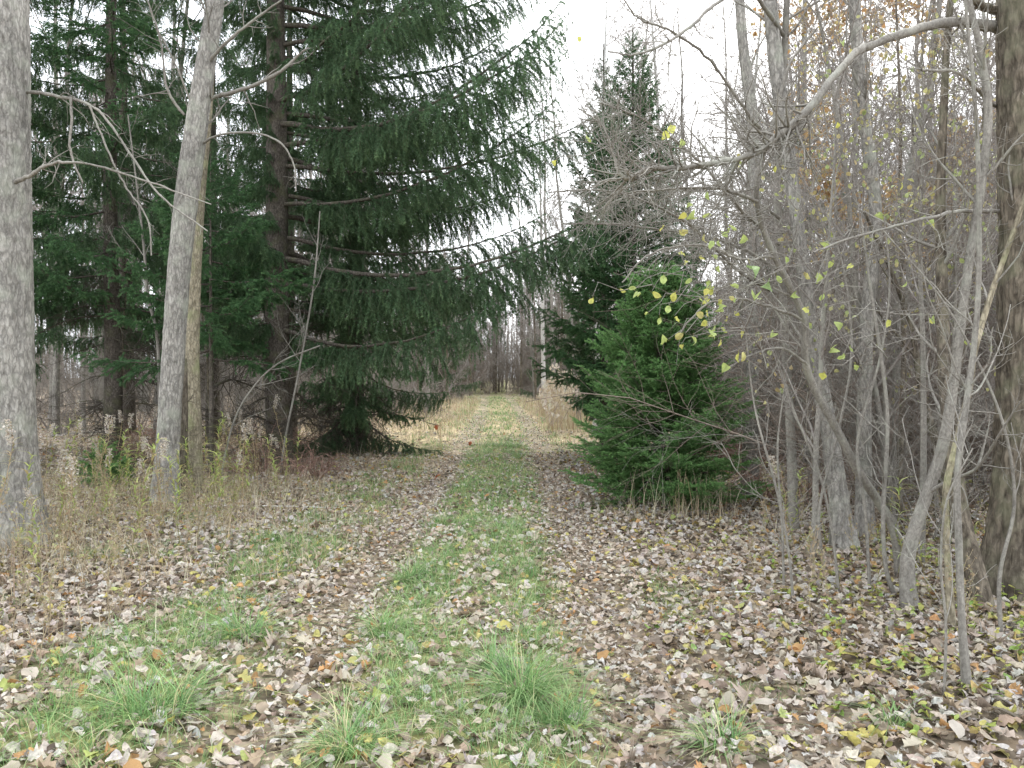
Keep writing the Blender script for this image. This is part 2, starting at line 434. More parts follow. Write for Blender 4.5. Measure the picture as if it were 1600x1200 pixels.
def m_dry(x, y):
    u = x - path_c(y)
    a = np.clip((y + 7 * (n2(x, y, 1.6, 22) - .5) - 13) / 11, 0, 1) * np.clip((58 - y) / 9, 0, 1)
    side = ((u < -1.15) & (u > -7.5)) | ((u > 1.15) & (u < 7)) | (np.abs(u) < .6)
    return a * side * (.5 + n2(x, y, 1.2, 21))

# ------------------------------------------------------------------ ground
def axis(lo, hi, c0, c1, fine, grow_):
    a = list(np.arange(c0, c1, fine)); s = fine; v = a[-1]
    while v < hi: s *= grow_; v += s; a.append(v)
    s = fine; v = a[0]; b = []
    while v > lo: s *= grow_; v -= s; b.append(v)
    return np.array(b[::-1] + a)
gx = axis(-420, 420, -5, 5, .09, 1.07); gy = axis(-60, 620, 2.2, 13, .10, 1.05)
GX, GY = np.meshgrid(gx, gy)
GZ = gz(GX, GY)
cg = np.zeros(GX.shape + (3,))
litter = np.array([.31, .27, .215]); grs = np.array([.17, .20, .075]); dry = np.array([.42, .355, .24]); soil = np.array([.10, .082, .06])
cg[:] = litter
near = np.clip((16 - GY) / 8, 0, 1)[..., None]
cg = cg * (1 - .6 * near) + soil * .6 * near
k = (np.clip(m_green(GX, GY), 0, 1) * .75)[..., None]; cg = cg * (1 - k) + grs * k
k = (np.clip(m_dry(GX, GY), 0, 1) * .75)[..., None]; cg = cg * (1 - k) + dry * k
cg *= (.75 + .5 * n2(GX, GY, 1.1, 31))[..., None]
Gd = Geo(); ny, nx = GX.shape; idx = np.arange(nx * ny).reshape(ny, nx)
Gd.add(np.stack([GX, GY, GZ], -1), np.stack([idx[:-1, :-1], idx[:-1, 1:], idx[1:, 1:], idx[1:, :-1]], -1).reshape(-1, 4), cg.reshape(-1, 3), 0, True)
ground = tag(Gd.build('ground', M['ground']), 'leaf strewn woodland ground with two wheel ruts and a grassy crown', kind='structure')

# ------------------------------------------------------------------ leaf litter
PALE = [(.54, .49, .42), (.47, .405, .325), (.36, .28, .205), (.54, .52, .48), (.25, .20, .155), (.14, .11, .085), (.50, .44, .14), (.46, .27, .12), (.40, .46, .14), (.50, .45, .40)]
def litter_cols(g, x, n, kind='any'):
    p = [24, 22, 18, 13, 8, 3, 3.0, 3, .6, 7]
    c = pick(g, PALE, p, n) * np.array([.93, .905, .885])
    yel = (g.uniform(0, 1, n) < np.where(x > .9, .10, .025)); k = int(yel.sum())
    c[yel] = pick(g, [(.44, .40, .14), (.34, .37, .13), (.42, .31, .12)], [3, 2, 1.5], k)
    return c

def scatter(g, n, y0, y1, x0=None, x1=None, wedge=.72):
    """points spread evenly over the visible wedge of ground"""
    y = np.sqrt(g.uniform(y0 ** 2, y1 ** 2, n)); x = g.uniform(-wedge, wedge, n) * (y + .6)
    return x, y

G = Geo(); g = np.random.default_rng(11)
for (n, y0, y1, kinds) in ((16500, 2.6, 5.9, ('maple', 'poplar', 'oval', 'oak', 'poplar')), (27000, 5.9, 9.5, ('mid',)), (19000, 9.5, 13, ('mid',)), (22000, 13, 17, ('low',)), (46000, 17, 34, ('low',)), (22000, 34, 75, ('low',))):
    x, y = scatter(g, n, y0, y1)
    gr = m_green(x, y); dr = m_dry(x, y)
    u = np.abs(np.abs(x - path_c(y)) - .87) < .33
    keep = (g.uniform(0, 1, n) > np.clip(gr * .6, 0, np.where(y > 8, .85, .6))) & (g.uniform(0, 1, n) > np.where(u, 0, np.clip(dr * .8, 0, .85)))
    x, y = x[keep], y[keep]; n = len(x)
    kid = g.integers(0, len(kinds), n)
    base = {13: 1.1, 17: 1.3, 34: 1.3, 75: 1.8}.get(y1, 1.0)
    for ki, kd in enumerate(kinds):
        s = kid == ki; m = int(s.sum())
        sz = g.uniform(.034, .080, m) * base
        rut = (np.abs(np.abs(x[s] - path_c(y[s])) - .87) < .3); sz = np.where(rut, sz * .8, sz)
        pos = np.stack([x[s], y[s], gz(x[s], y[s]) + g.uniform(.002, .05, m)], -1)
        leaves(G, kd, pos, g.uniform(0, 6.28, m), g.normal(0, .38, m), g.normal(0, .38, m), sz, litter_cols(g, x[s], m), 1.25, g=g)
tag(G.build('leaf_litter', M['leaf']), 'fallen brown and tan leaves covering the woodland floor', 'leaf litter', kind='stuff')

# the largest fallen leaves, one object each
g = np.random.default_rng(12); lib = []
for k in range(44):
    q = Geo(); kd = ['maple', 'poplar', 'maple', 'oak', 'oval'][k % 5]
    leaves(q, kd, np.zeros((1, 3)), np.zeros(1), np.zeros(1), np.zeros(1), np.ones(1), np.minimum(litter_cols(g, np.array([.95 if k % 3 == 0 else 0.]), 1), np.array([[.46, .41, .345]])), 1.2, g=g)
    # petiole
    P = np.array([[0, -.5, 0], [.02, -.62, .02], [.05, -.75, .05]]); tubes(q, P, np.array([.012, .01, .008]), 3, (.3, .2, .12))
    lib.append(q.mesh('leaf', M['leaf']))
placed = 0
while placed < 298:
    y = math.sqrt(g.uniform(2.95 ** 2, 5.0 ** 2)); x = g.uniform(-.63, .63) * y
    if g.uniform() < min(.75, float(m_green(x, y)) * .75): continue
    o = link('leaf', lib[int(g.integers(0, len(lib)))], ground)
    o.location = (x, y, float(gz(x, y)) + g.uniform(.03, .05)); o.rotation_euler = (g.normal(0, .3), g.normal(0, .3), g.uniform(0, 6.28))
    s = g.uniform(.075, .125); o.scale = (s, s, s); placed += 1
q = Geo(); leaves(q, 'maple', np.zeros((1, 3)), np.zeros(1), np.zeros(1), np.zeros(1), np.ones(1), np.array([[.42, .13, .06]]), 1.4, g=g); red_leaf = q.mesh('leaf', M['leaf'])
for (px, py, s_, z_) in ((735, 697, .13, .1), (683, 747, .15, .05), (682, 682, .2, .25)):
    o = link('leaf', red_leaf, ground); p = ground_at(px, py); o.location = (p[0], p[1], p[2] + z_); o.scale = (s_,) * 3; o.rotation_euler = (.9, .3, px); o['label'] = 'reddish maple leaf beside the left rut'

# ------------------------------------------------------------------ grass
GC = [(.13, .27, .09), (.21, .37, .13), (.08, .17, .06), (.30, .40, .16), (.50, .46, .26)]
G = Geo(); g = np.random.default_rng(21)
def tufts(n, y0, y1, per, hmin, hmax, wd, K, thr):
    x, y = scatter(g, n, y0, y1); m = m_green(x, y); keep = g.uniform(0, 1, n) * 1.1 < m * thr; x, y, m = x[keep], y[keep], m[keep]
    c = np.repeat(np.arange(len(x)), per); N = len(c)
    rad = g.uniform(0, 1, N) ** .7 * .09; a = g.uniform(0, 6.28, N)
    bx = x[c] + rad * np.cos(a); by = y[c] + rad * np.sin(a)
    hh = (g.uniform(hmin, hmax, len(x)) * (.5 + .6 * m))[c] * g.uniform(.5, 1.2, N)
    yaw = a + g.normal(0, 1.1, N)
    col = pick(g, GC, [5, 5, 3, 3, 2.2], N); tip = col * .7 + np.array([.42, .42, .2]) * .3
    blades(G, np.stack([bx, by, gz(bx, by)], -1), yaw, hh, g.uniform(.3, 1.7, N), np.full(N, wd) * g.uniform(.7, 1.3, N), col, K, tip, g=g)
tufts(15000, 2.6, 9, 10, .05, .17, .0038, 4, .95)
tufts(16000, 9, 19, 10, .06, .15, .007, 3, 1.1)
tufts(24000, 19, 60, 6, .10, .22, .016, 3, 1.0)
tag(G.build('grass', M['grass']), 'green grass growing on the track crown and verges', 'grass', kind='stuff')

def tuft_obj(px, py, n, hmax, label, rad=.09, dryf=.15):
    p = ground_at(px, py); q = Geo(); g = np.random.default_rng(int(px + py))
    a = g.uniform(0, 6.28, n); r = g.uniform(0, 1, n) ** .6 * rad
    pos = np.stack([r * np.cos(a), r * np.sin(a), np.zeros(n) - .01], -1)
    col = pick(g, GC, [6, 6, 3, 2, 10 * dryf], n)
    blades(q, pos, a + g.normal(0, .9, n) + .3 * np.sin(a + px), g.uniform(.25, 1.1, n) * hmax * (1 + .35 * np.sin(a * 2 + px)), g.uniform(.35, 2.1, n), g.uniform(.003, .006, n), col, 5, col * .7 + np.array([.42, .44, .2]) * .3, g=g)
    o = q.build('grass_tuft', M['grass']); o.location = tuple(p); tag(o, label, 'grass tuft', 'big grass tufts on the track')
tuft_obj(815, 1085, 620, .34, 'biggest bright green grass tuft on the track crown', .13)
tuft_obj(770, 1050, 260, .26, 'drooping grass tuft just up left of the biggest tuft', .10)
tuft_obj(880, 1130, 260, .26, 'grass tuft spilling into the right wheel rut', .10)
tuft_obj(600, 985, 240, .24, 'green tuft on the left edge of the track crown', .09)
tuft_obj(385, 1000, 300, .30, 'green tuft arching over leaves left of the left rut', .10)
tuft_obj(240, 1125, 420, .33, 'large sprawling grass tuft in the lower left corner', .16)
tuft_obj(545, 1170, 330, .28, 'grass tuft on the left edge of the crown at the bottom', .13, .5)
tuft_obj(1125, 1160, 260, .22, 'pale green grass tuft among leaves at the lower right', .10, .5)
tuft_obj(1395, 1130, 120, .18, 'small green tuft among fallen leaves by the thin sapling', .06)
tuft_obj(640, 905, 260, .22, 'upright green tuft halfway along the track crown', .10)
tuft_obj(800, 700, 300, .34, 'round green tuft on the crown where the ruts narrow', .2)

# dry standing grass: far verges, weedy left bank, foot of the young spruce
G = Geo(); g = np.random.default_rng(31)
SC = [(.52, .44, .30), (.44, .36, .24), (.36, .27, .18), (.58, .52, .38), (.30, .22, .13), (.40, .40, .18)]
def straw(x, y, h, wd, lean=(.05, .6), K=3):
    n = len(x); col = pick(g, SC, [5, 4, 2, 3, 1, 1], n)
    blades(G, np.stack([x, y, gz(x, y)], -1), g.uniform(0, 6.28, n), h, g.uniform(lean[0], lean[1], n), wd, col, K, g=g)
n = 64000; x, y = scatter(g, n, 11, 62); k = g.uniform(0, 1.3, n) < m_dry(x, y); x, y = x[k], y[k]
u = np.abs(x - path_c(y))
straw(x, y, g.uniform(.12, .42, len(x)) * np.where(u < .7, .6, 1) * np.clip(u, .6, 1.5), g.uniform(.008, .016, len(x)) * (y / 22))
n = 15000; x = g.uniform(-7.6, -2.0, n); y = g.uniform(4.2, 12, n); k = g.uniform(0, 1, n) < np.clip((-x - 2.0) / 2.2, .05, 1) * (n2(x, y, .7, 41) * 1.5 - .2); x, y = x[k], y[k]
straw(x, y, g.uniform(.12, .45, len(x)), g.uniform(.003, .007, len(x)), (.1, 1.1), 4)
n = 2600; x = g.uniform(1.2, 7, n); y = g.uniform(5, 16, n); k = g.uniform(0, 1, n) < (n2(x, y, .6, 42) * 1.7 - .8); x, y = x[k], y[k]
straw(x, y, g.uniform(.08, .3, len(x)), g.uniform(.003, .006, len(x)), (.2, 1.3), 4)
n = 11000; x = g.uniform(-4.6, -1.3, n); y = g.uniform(6, 18, n); k = g.uniform(0, 1, n) < (n2(x, y, .8, 43) * 1.6 - .45) * np.clip((-x - 1.15) / .5, 0, 1); x, y = x[k], y[k]
straw(x, y, g.uniform(.07, .26, len(x)), g.uniform(.004, .008, len(x)), (.2, 1.4), 3)
n = 170; x = 2.05 + g.normal(0, .3, n); y = 9.2 + g.normal(0, .3, n); straw(x, y, g.uniform(.2, .75, n), g.uniform(.004, .007, n), (.05, .9), 5)
n = 120; x = 1.5 + g.normal(0, .5, n); y = 9.1 + g.normal(0, .3, n); straw(x, y, g.uniform(.1, .35, n), g.uniform(.004, .007, n), (.1, 1.2), 4)
tag(G.build('dry_grass', M['straw']), 'tan dry grass standing on the far verges and left bank', 'dry grass', kind='stuff')

G = Geo(); g = np.random.default_rng(32)
n = 7000; y = g.uniform(21, 42, n); x = 1.12 + g.uniform(0, 1, n) ** 1.3 * 4.2 + (y - 23) * .014
kk = (n2(x, y, .7, 61) > .38) & (g.uniform(0, 1, n) < np.clip((y - 21.5 + 3 * (n2(x, y, 1.1, 63) - .5)) / 6, 0, 1)); x, y = x[kk], y[kk]; n = len(x)
h = g.uniform(.7, 1.75, n) * (.6 + .7 * n2(x, y, .9, 62)) * np.clip((x - .9) / .8, .5, 1) * np.where(y > 27, 1, .75)
straw(x, y, h, g.uniform(.008, .018, n), (0, .3), 4)
m = 1500; i = g.choice(n, m); tp = np.stack([x[i] + g.normal(0, .08, m), y[i], gz(x[i], y[i]) + h[i] * .97], -1)
leaves(G, 'low', tp, g.uniform(0, 6.28, m), g.normal(1.3, .3, m), g.normal(0, .4, m), g.uniform(.10, .22, m), pick(g, [(.60, .54, .44), (.52, .44, .34)], [1, 1], m), .5, g=g)
tag(G.build('reeds', M['straw']), 'tall pale reeds with feathery tops right of the track', 'reeds', kind='stuff')

# low green and yellow seedlings and ground plants on the right floor
G = Geo(); g = np.random.default_rng(33)
def herb(cx, cy_, n, spread, hh, cols=None):
    for _ in range(n):
        x = g.normal(cx, spread); y = g.normal(cy_, spread); z = float(gz(x, y)); m = int(g.integers(3, 8)); h = g.uniform(.4, 1) * hh
        tubes(G, np.array([[x, y, z], [x + g.normal(0, .01), y, z + h * .5], [x + g.normal(0, .02), y, z + h]]), np.array([.002, .0017, .001]), 3, (.25, .25, .1), 0)
        zz = z + np.linspace(.3, 1, m) * h
        a = g.uniform(0, 6.28, m); r = g.uniform(.01, .035, m)
        leaves(G, 'oval', np.stack([x + r * np.cos(a), y + r * np.sin(a), zz], -1), a - 1.57, g.normal(0, .35, m), g.normal(0, .3, m), g.uniform(.03, .055, m),
               pick(g, cols or [(.36, .44, .10), (.25, .38, .09), (.46, .44, .12), (.42, .34, .12)], [4, 3, 3, 1.5], m), .7, g=g)
for (cx, cy_, n, s, h) in ((2.2, 4.3, 26, .35, .12), (1.9, 5.6, 22, .45, .10), (1.4, 4.8, 12, .4, .08), (2.9, 5.6, 34, .45, .22), (3.0, 4.3, 24, .3, .16), (2.5, 7, 20, .6, .14), (3.6, 6.6, 22, .5, .25), (2.2, 3.7, 16, .3, .08)):
    herb(cx, cy_, n, s, h)
tag(G.build('ground_cover', M['green']), 'low yellow green seedlings among the leaves at the right', 'ground cover', kind='stuff')

# ================================================================== conifers
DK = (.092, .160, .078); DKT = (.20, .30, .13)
def spruce_branch(L, seed, mode, total, ln, wd, col=DK, tcol=DKT, bare=.12):
    g = np.random.default_rng(seed); q = Geo(); K = 12; t = np.linspace(0, 1, K)
    if mode == 'pend': sag, up = .08, .13
    elif mode == 'flat': sag, up = -.02, .12
    else: sag, up = .05, .14
    y = np.cumsum(g.normal(0, .012, K)) * L; y -= y[0]
    z = L * (-sag * np.sin(np.pi * np.minimum(t * .95, 1)) + up * t ** 2.6) + np.cumsum(g.normal(0, .004, K)) * L; z -= z[0]
    P = np.stack([L * t, y, z], -1); R = np.linspace(.0085 * L + .003, .0025, K)
    tubes(q, P, R, 6, (1, 1, 1), 0)
    n = int(L / (.055 if mode != 'flat' else .028)); ts = np.linspace(bare, .985, n); side = np.where(np.arange(n) % 2, 1, -1)
    prof = {'pend': .27 * L * (1 - ts) ** .55 * np.clip(ts * 2.6, .3, 1) + .10, 'flat': .42 * L * (1 - ts) ** .8 * np.clip(ts * 4, .35, 1) + .05,
            'mid': .36 * L * (1 - ts) ** .7 * np.clip(ts * 3, .3, 1) + .07}[mode]
    prof = np.minimum(prof, 1.0) * g.uniform(.6, 1.15, n)
    i = np.clip((ts * (K - 1)).astype(int), 0, K - 2); f = (ts * (K - 1) - i)[:, None]
    p = P[i] * (1 - f) + P[i + 1] * f; T = norm(P[i + 1] - P[i])
    a = np.radians(g.uniform(42, 68, n))[:, None]; S_ = np.stack([0 * ts, side, g.normal(-.08, .22, n)], -1)
    d = norm(T * np.cos(a) + S_ * np.sin(a)); out = [p]; down = {'pend': -.32, 'flat': .02, 'mid': -.10}[mode]
    for k in range(5):
        d = norm(d + np.array([.05, 0, down * (.5 + .25 * k)]) + g.normal(0, .07, (n, 3))); p = p + d * (prof / 5)[:, None]; out.append(p)
    P2 = np.stack(out, 1); R2 = np.linspace(.0042, .0015, 6)[None] * np.clip(prof[:, None] * 1.6, .5, 1.4)
    if mode == 'pend':
        P3, R3, _ = grow(P2, R2, int(n * 5.5), .2, .62, (30, 80), 4, .12, -.75, .6, (.12, 1), rg=g, rmin=.0012, shrink=.45)
    elif mode == 'flat':
        P3, R3, _ = grow(P2, R2, int(n * 4.5), .05, .15, (35, 60), 3, .08, .05, .7, (.15, 1), rg=g, rmin=.001, flat=.75)
    else:
        P3, R3, _ = grow(P2, R2, int(n * 4.5), .10, .28, (35, 70), 3, .12, -.22, .6, (.15, 1), rg=g, rmin=.0012, flat=.4)
    tubes(q, P2, R2, 3, (.8, .8, .7), 0); tubes(q, P3, R3, 3, (.8, .8, .7), 0)
    l2 = np.linalg.norm(np.diff(P2, axis=1), axis=2).sum(); l3 = np.linalg.norm(np.diff(P3, axis=1), axis=2).sum()
    f2 = l2 / (l2 + l3)
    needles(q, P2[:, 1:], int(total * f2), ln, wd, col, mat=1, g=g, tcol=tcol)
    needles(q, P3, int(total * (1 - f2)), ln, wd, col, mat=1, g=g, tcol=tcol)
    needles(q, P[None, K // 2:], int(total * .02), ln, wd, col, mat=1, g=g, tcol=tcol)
    return q.mesh('branch', [M['spruce'], M['needle']])

def dead_branch(L, seed):
    g = np.random.default_rng(seed); q = Geo(); K = 8; t = np.linspace(0, 1, K)
    P = np.stack([L * t, np.cumsum(g.normal(0, .03, K)) * L, -L * .12 * t ** 1.4 + .05 * L * np.sin(t * 5)], -1); P -= P[0]
    R = np.linspace(.009 * L + .003, .003, K); tubes(q, P, R, 5)
    P2, R2, _ = grow(P, R, int(26 * L), .2 * L, .5 * L, (40, 80), 5, .18, -.06, .5, (.15, 1), rg=g, rmin=.0018, flat=.5)
    P3, R3, _ = grow(P2, R2, int(70 * L), .08, .3, (30, 70), 4, .2, -.1, .6, (.2, 1), rg=g, rmin=.0014)
    tubes(q, P2, R2, 3); tubes(q, P3, R3, 3)
    return q.mesh('dead_branch', [M['spruce']])

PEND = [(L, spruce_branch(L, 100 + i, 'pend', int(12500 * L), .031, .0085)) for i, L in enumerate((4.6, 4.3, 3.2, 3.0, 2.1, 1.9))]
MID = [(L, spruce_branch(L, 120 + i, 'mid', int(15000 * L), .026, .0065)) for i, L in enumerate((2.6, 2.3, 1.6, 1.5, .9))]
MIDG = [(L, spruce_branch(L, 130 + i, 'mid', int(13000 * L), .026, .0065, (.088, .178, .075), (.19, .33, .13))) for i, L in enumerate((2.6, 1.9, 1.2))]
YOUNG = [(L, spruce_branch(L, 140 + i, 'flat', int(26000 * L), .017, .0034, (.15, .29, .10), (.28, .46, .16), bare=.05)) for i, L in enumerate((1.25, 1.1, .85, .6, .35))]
DEAD = [(L, dead_branch(L, 150 + i)) for i, L in enumerate((2.6, 2.2, 1.5))]

def spruce(label, X, Y, H, r0, z0, prof, lib, dz=.16, azf=None, pitch=lambda k: -8 + 40 * k, seed=0, group=None, lean=(0, 0), dead=0, per=1, name='spruce_tree', cat='spruce', mat='spruce', sink=.1):
    g = np.random.default_rng(seed)
    base = np.array([X, Y, float(gz(X, Y)) - sink])
    root = empty(name, base, label, cat, group)
    q = Geo(); n = 9; zz = np.linspace(0, H, n)
    P = np.stack([lean[0] * zz / H + np.cumsum(g.normal(0, .012, n)) * (H / 12), lean[1] * zz / H, zz], -1); P[:, :2] -= P[0, :2]
    R = r0 * (1 - (zz / H) * .93)
    if r0 > .06: trunk(q, P, R, 28, 110, .010, 8, 7, .05, seed, flare=r0 * .25)
    else: tubes(q, resample(P, R, 24)[0], resample(P, R, 24)[1], 8)
    q.build('trunk', M[mat], root)
    def pos(z):
        k = z / H * (n - 1); i = min(int(k), n - 2); f = k - i
        return P[i] * (1 - f) + P[i + 1] * f
    az = g.uniform(0, 6.28); z = z0
    while z < H - .08:
        for _ in range(per):
            az += 2.399 + g.normal(0, .25); k = (z - z0) / (H - z0)
            L = prof(k) * g.uniform(.8, 1.12)
            if azf: L *= azf(math.degrees(az) % 360, z, g)
            if L < .12: continue
            j = min(range(len(lib)), key=lambda a: abs(math.log(lib[a][0] / L)) + g.uniform(0, .12))
            o = link('branch', lib[j][1], root); s = L / lib[j][0]
            o.location = tuple(pos(z)); o.rotation_euler = (g.normal(0, .12), -R_(pitch(k) + g.normal(0, 4)), az); o.scale = (s, s, s * g.uniform(.85, 1.15))
        z += dz * g.uniform(.7, 1.3) * (1 - .45 * k)
    for _ in range(dead):
        z = g.uniform(.5, max(z0 + .8, 1)); a = g.uniform(0, 6.28); j = int(g.integers(0, 3))
        o = link('dead_branch', DEAD[j][1], root); s = g.uniform(.5, 1.0); o.scale = (s, s, s)
        o.location = tuple(pos(z)); o.rotation_euler = (g.normal(0, .2), -R_(g.normal(-2, 9)), a)
    return root

# big drooping Norway spruce whose boughs reach out over the track
def az_big(a, z, g):
    d = ((a + 180) % 360) - 180          # 0 = right, -90 = towards camera
    if -140 < d < -66: return (.16 if z > 4.4 else .0 if g.uniform() < .45 else .36)
    if abs(d) > 118: return .30 if g.uniform() < .7 else 0
    if d > 60: return .5
    return 1.1 if abs(d) < 48 else 1.0
spruce('huge dark spruce with drooping boughs reaching over the track', -4.15, 14.3, 21, .235, 2.6,
       lambda k: 5.5 * (1 - k) ** .6 * min(1, .84 + k * 3), PEND, .19, az_big, lambda k: 0 + 36 * k, 3, dead=16, per=2)
spruce('dense dark spruce behind the huge one, skirts touching the ground', -3.35, 17.2, 14, .20, .55,
       lambda k: 2.0 * (1 - k) ** .8, PEND[4:] + MID[:3], .12, None, lambda k: -30 + 60 * k, 5, dead=22)
# left-hand spruces
def az_l(a, z, g): return 1.0 if z > 3.0 else (.0 if g.uniform() < .5 else .75)
spruce('bright green spruce with bare lower trunk left of the leaning trunk', -7.6, 15.2, 15, .17, 2.6, lambda k: 2.7 * (1 - k) ** .7, MIDG + PEND[4:], .16, az_l, lambda k: -4 + 25 * k, 6, dead=18)
spruce('tall shaded spruce next to the big grey trunk at the left edge', -9.3, 14.0, 15, .16, 1.9, lambda k: 2.5 * (1 - k) ** .7, PEND[2:], .24, az_l, lambda k: -6 + 25 * k, 7, dead=8)
spruce('slim dark spruce standing deep between the left spruces', -9.6, 20, 16, .18, 2.2, lambda k: 2.6 * (1 - k) ** .7, PEND[2:], .26, az_l, lambda k: -4 + 25 * k, 8, dead=12)
spruce('dark spruce just behind the pair of leaning trunks', -7.3, 19.5, 16, .17, 2.0, lambda k: 2.5 * (1 - k) ** .7, PEND[2:], .26, az_l, lambda k: -4 + 25 * k, 9, dead=12)
spruce('spruce with dead lower limbs right of the leaning trunks', -5.3, 19.2, 15, .15, 3.2, lambda k: 2.2 * (1 - k) ** .7, PEND[2:] + MID[:2], .30, None, lambda k: -2 + 25 * k, 10, dead=16)
spruce('small understory spruce with bright fans beside the huge trunk', -4.75, 12.6, 5.2, .05, 2.0, lambda k: 2.0 * (1 - k) ** .6, MIDG, .12, None, lambda k: -6 + 30 * k, 11, dead=3)
spruce('low green spruce sapling in the shade beside the left trunk', -7.7, 11.6, 1.25, .02, .1, lambda k: .8 * (1 - k) ** .7, YOUNG, .06, None, lambda k: 5 + 30 * k, 12)
spruce('small spruce seedling poking up beside the leaning trunk', -5.9, 11.6, .75, .014, .05, lambda k: .55 * (1 - k) ** .7, YOUNG, .045, None, lambda k: 8 + 30 * k, 13)
spruce('dark young spruce low in the shade at the far left', -8.8, 12.4, 2.1, .03, .1, lambda k: 1.0 * (1 - k) ** .7, MID[2:], .09, None, lambda k: 0 + 30 * k, 14)

# the two spruces right of the track
spruce('bushy bright green young spruce at the right edge of the track', 1.86, 10.1, 3.05, .035, .10, lambda k: 1.38 * (1 - k) ** .56 * min(1, .80 + k * 2.2), YOUNG, .043, None, lambda k: 2 + 42 * k, 20, per=2)
spruce('tall narrow dark spruce rising behind the bushy young one', 2.15, 14.2, 7.9, .085, .7, lambda k: 1.75 * (1 - k) ** .68 * min(1, .5 + k * 2.4), MIDG, .115, None, lambda k: 4 + 34 * k, 21, per=2)
spruce('second thinner spruce top just left of the tall narrow spruce', 1.95, 17.0, 8.8, .08, 1.0, lambda k: 1.6 * (1 - k) ** .75, MID, .14, None, lambda k: 10 + 34 * k, 22, per=1)
spruce('dark spruce far down the right side of the track', 4.3, 48, 8, .12, 1.0, lambda k: 2.3 * (1 - k) ** .7, PEND[2:] , .19, None, lambda k: 0 + 30 * k, 23)
spruce('spruce deep among the bare trees to the right', 8.8, 24, 10, .12, 1.0, lambda k: 2.6 * (1 - k) ** .7, PEND[2:], .2, None, lambda k: 0 + 30 * k, 24)
spruce('far spruce at the left of the track end', -4.6, 52, 11, .14, 1.2, lambda k: 3.0 * (1 - k) ** .7, PEND[2:], .24, None, lambda k: 0 + 30 * k, 25)
spruce('far spruce at the right of the track end', 3.4, 58, 9, .14, .8, lambda k: 3.2 * (1 - k) ** .7, PEND[2:], .24, None, lambda k: 0 + 30 * k, 26)

# ================================================================== bare trees
def bare_lib(H, r0, seed, crown_from=.3, nl=16, nb=110, ntw=700, nf=1500, lean=.03, mat='ash', rm=1.0, S=14, spread=.26):
    g = np.random.default_rng(seed); n = 10; zz = np.linspace(0, H, n)
    wob = np.cumsum(g.normal(0, lean * .5, (n, 2)), 0) * H / n * 1.6 + np.outer(zz, g.normal(0, lean, 2)); wob -= wob[0]
    P = np.concatenate([wob, zz[:, None]], 1); R = r0 * (1 - .9 * (zz / H) ** 1.1)
    a = Geo()
    if r0 > .05: trunk(a, P, R, S, 60, r0 * .05, 6, 3, .05, seed, flare=r0 * .2)
    else: tubes(a, *[v for v in resample(P, R, 22)], 7)
    c = Geo(); Pt = P[None]; Rt = R[None]
    P1, R1, _ = grow(Pt, Rt, nl, H * spread * .6, H * spread * 1.2, (28, 60), 7, .10, .12, .5, (crown_from, .97), rg=g)
    P2, R2, _ = grow(np.concatenate([P1]), R1, nb, H * .06, H * .15, (30, 65), 5, .13, .06, .55, (.15, 1), rg=g, rmin=.003 * rm)
    P3, R3, _ = grow(P2, R2, ntw, H * .02, H * .065, (30, 70), 4, .16, .04, .6, (.15, 1), rg=g, rmin=.0022 * rm)
    tubes(c, P1, R1, 5); tubes(c, P2, R2, 4); tubes(c, P3, R3, 3)
    if nf:
        P4, R4, _ = grow(P3, R3, nf, H * .01, H * .035, (30, 70), 3, .18, .03, .7, (.2, 1), rg=g, rmin=.0018 * rm); tubes(c, P4, R4, 3)
    m1 = a.mesh('trunk', [M[mat]]); m2 = c.mesh('crown', [M['twig']])
    return m1, m2

def make_tree(name, libi, loc, rz, s, label, cat, group=None):
    root = empty(name, loc, label, cat, group, rz, s)
    link('trunk', libi[0], root); link('crown', libi[1], root)
    return root

TALL = [bare_lib(16, .15, 200 + i, .2 + .05 * i, 20, 150, 900, 1200, rm=2.2) for i in range(4)]
FARL = [bare_lib(14, .13, 205 + i, .05, 30, 220, 1200, 1200, mat='brown', rm=4.5) for i in range(3)]
POLE = [bare_lib(13, .075, 210 + i, .30, 16, 100, 600, 800, lean=.045, rm=2.0, spread=.19) for i in range(3)]
SAPL = [bare_lib(6.0, .028, 220 + i, .12, 16, 120, 560, 700, lean=.06, mat=('smooth', 'brown', 'tan', 'smooth')[i], spread=.26) for i in range(4)]
def shrub_lib(H, seed, n=16, tw=260, fine=420, arch=-.05):
    g = np.random.default_rng(seed); q = Geo()
    a = g.uniform(0, 6.28, n); r = g.uniform(.02, .25, n)
    p = np.stack([r * np.cos(a), r * np.sin(a), np.full(n, -.03)], -1); out = [p]
    d = norm(np.stack([np.cos(a) * .45, np.sin(a) * .45, np.ones(n)], -1) + g.normal(0, .15, (n, 3))); L = g.uniform(.6, 1.1, n) * H
    for k in range(7):
        d = norm(d + g.normal(0, .12, (n, 3)) + np.array([0, 0, arch * k * .5])); p = p + d * (L / 7)[:, None]; out.append(p)
    P = np.stack(out, 1); R = np.linspace(.011, .003, 8)[None] * g.uniform(.5, 1.2, (n, 1)); tubes(q, P, R, 4)
    P2, R2, _ = grow(P, R, tw, H * .12, H * .4, (30, 70), 5, .16, .0, .6, (.15, 1), rg=g, rmin=.0018)
    P3, R3, _ = grow(P2, R2, fine, H * .05, H * .18, (30, 75), 4, .2, .0, .7, (.15, 1), rg=g, rmin=.0014)
    tubes(q, P2, R2, 3); tubes(q, P3, R3, 3)
    return q.mesh('leafless_shrub', [M['twig']])
SHR = [shrub_lib(h, 230 + i, 16, 260, 460, ar) for i, (h, ar) in enumerate(((2.4, -.08), (1.7, -.15), (3.2, -.03), (1.2, -.2)))]
TANG = [shrub_lib(5.2, 236, 9, 420, 1500, -.03), shrub_lib(4.4, 237, 12, 420, 1500, -.10)]
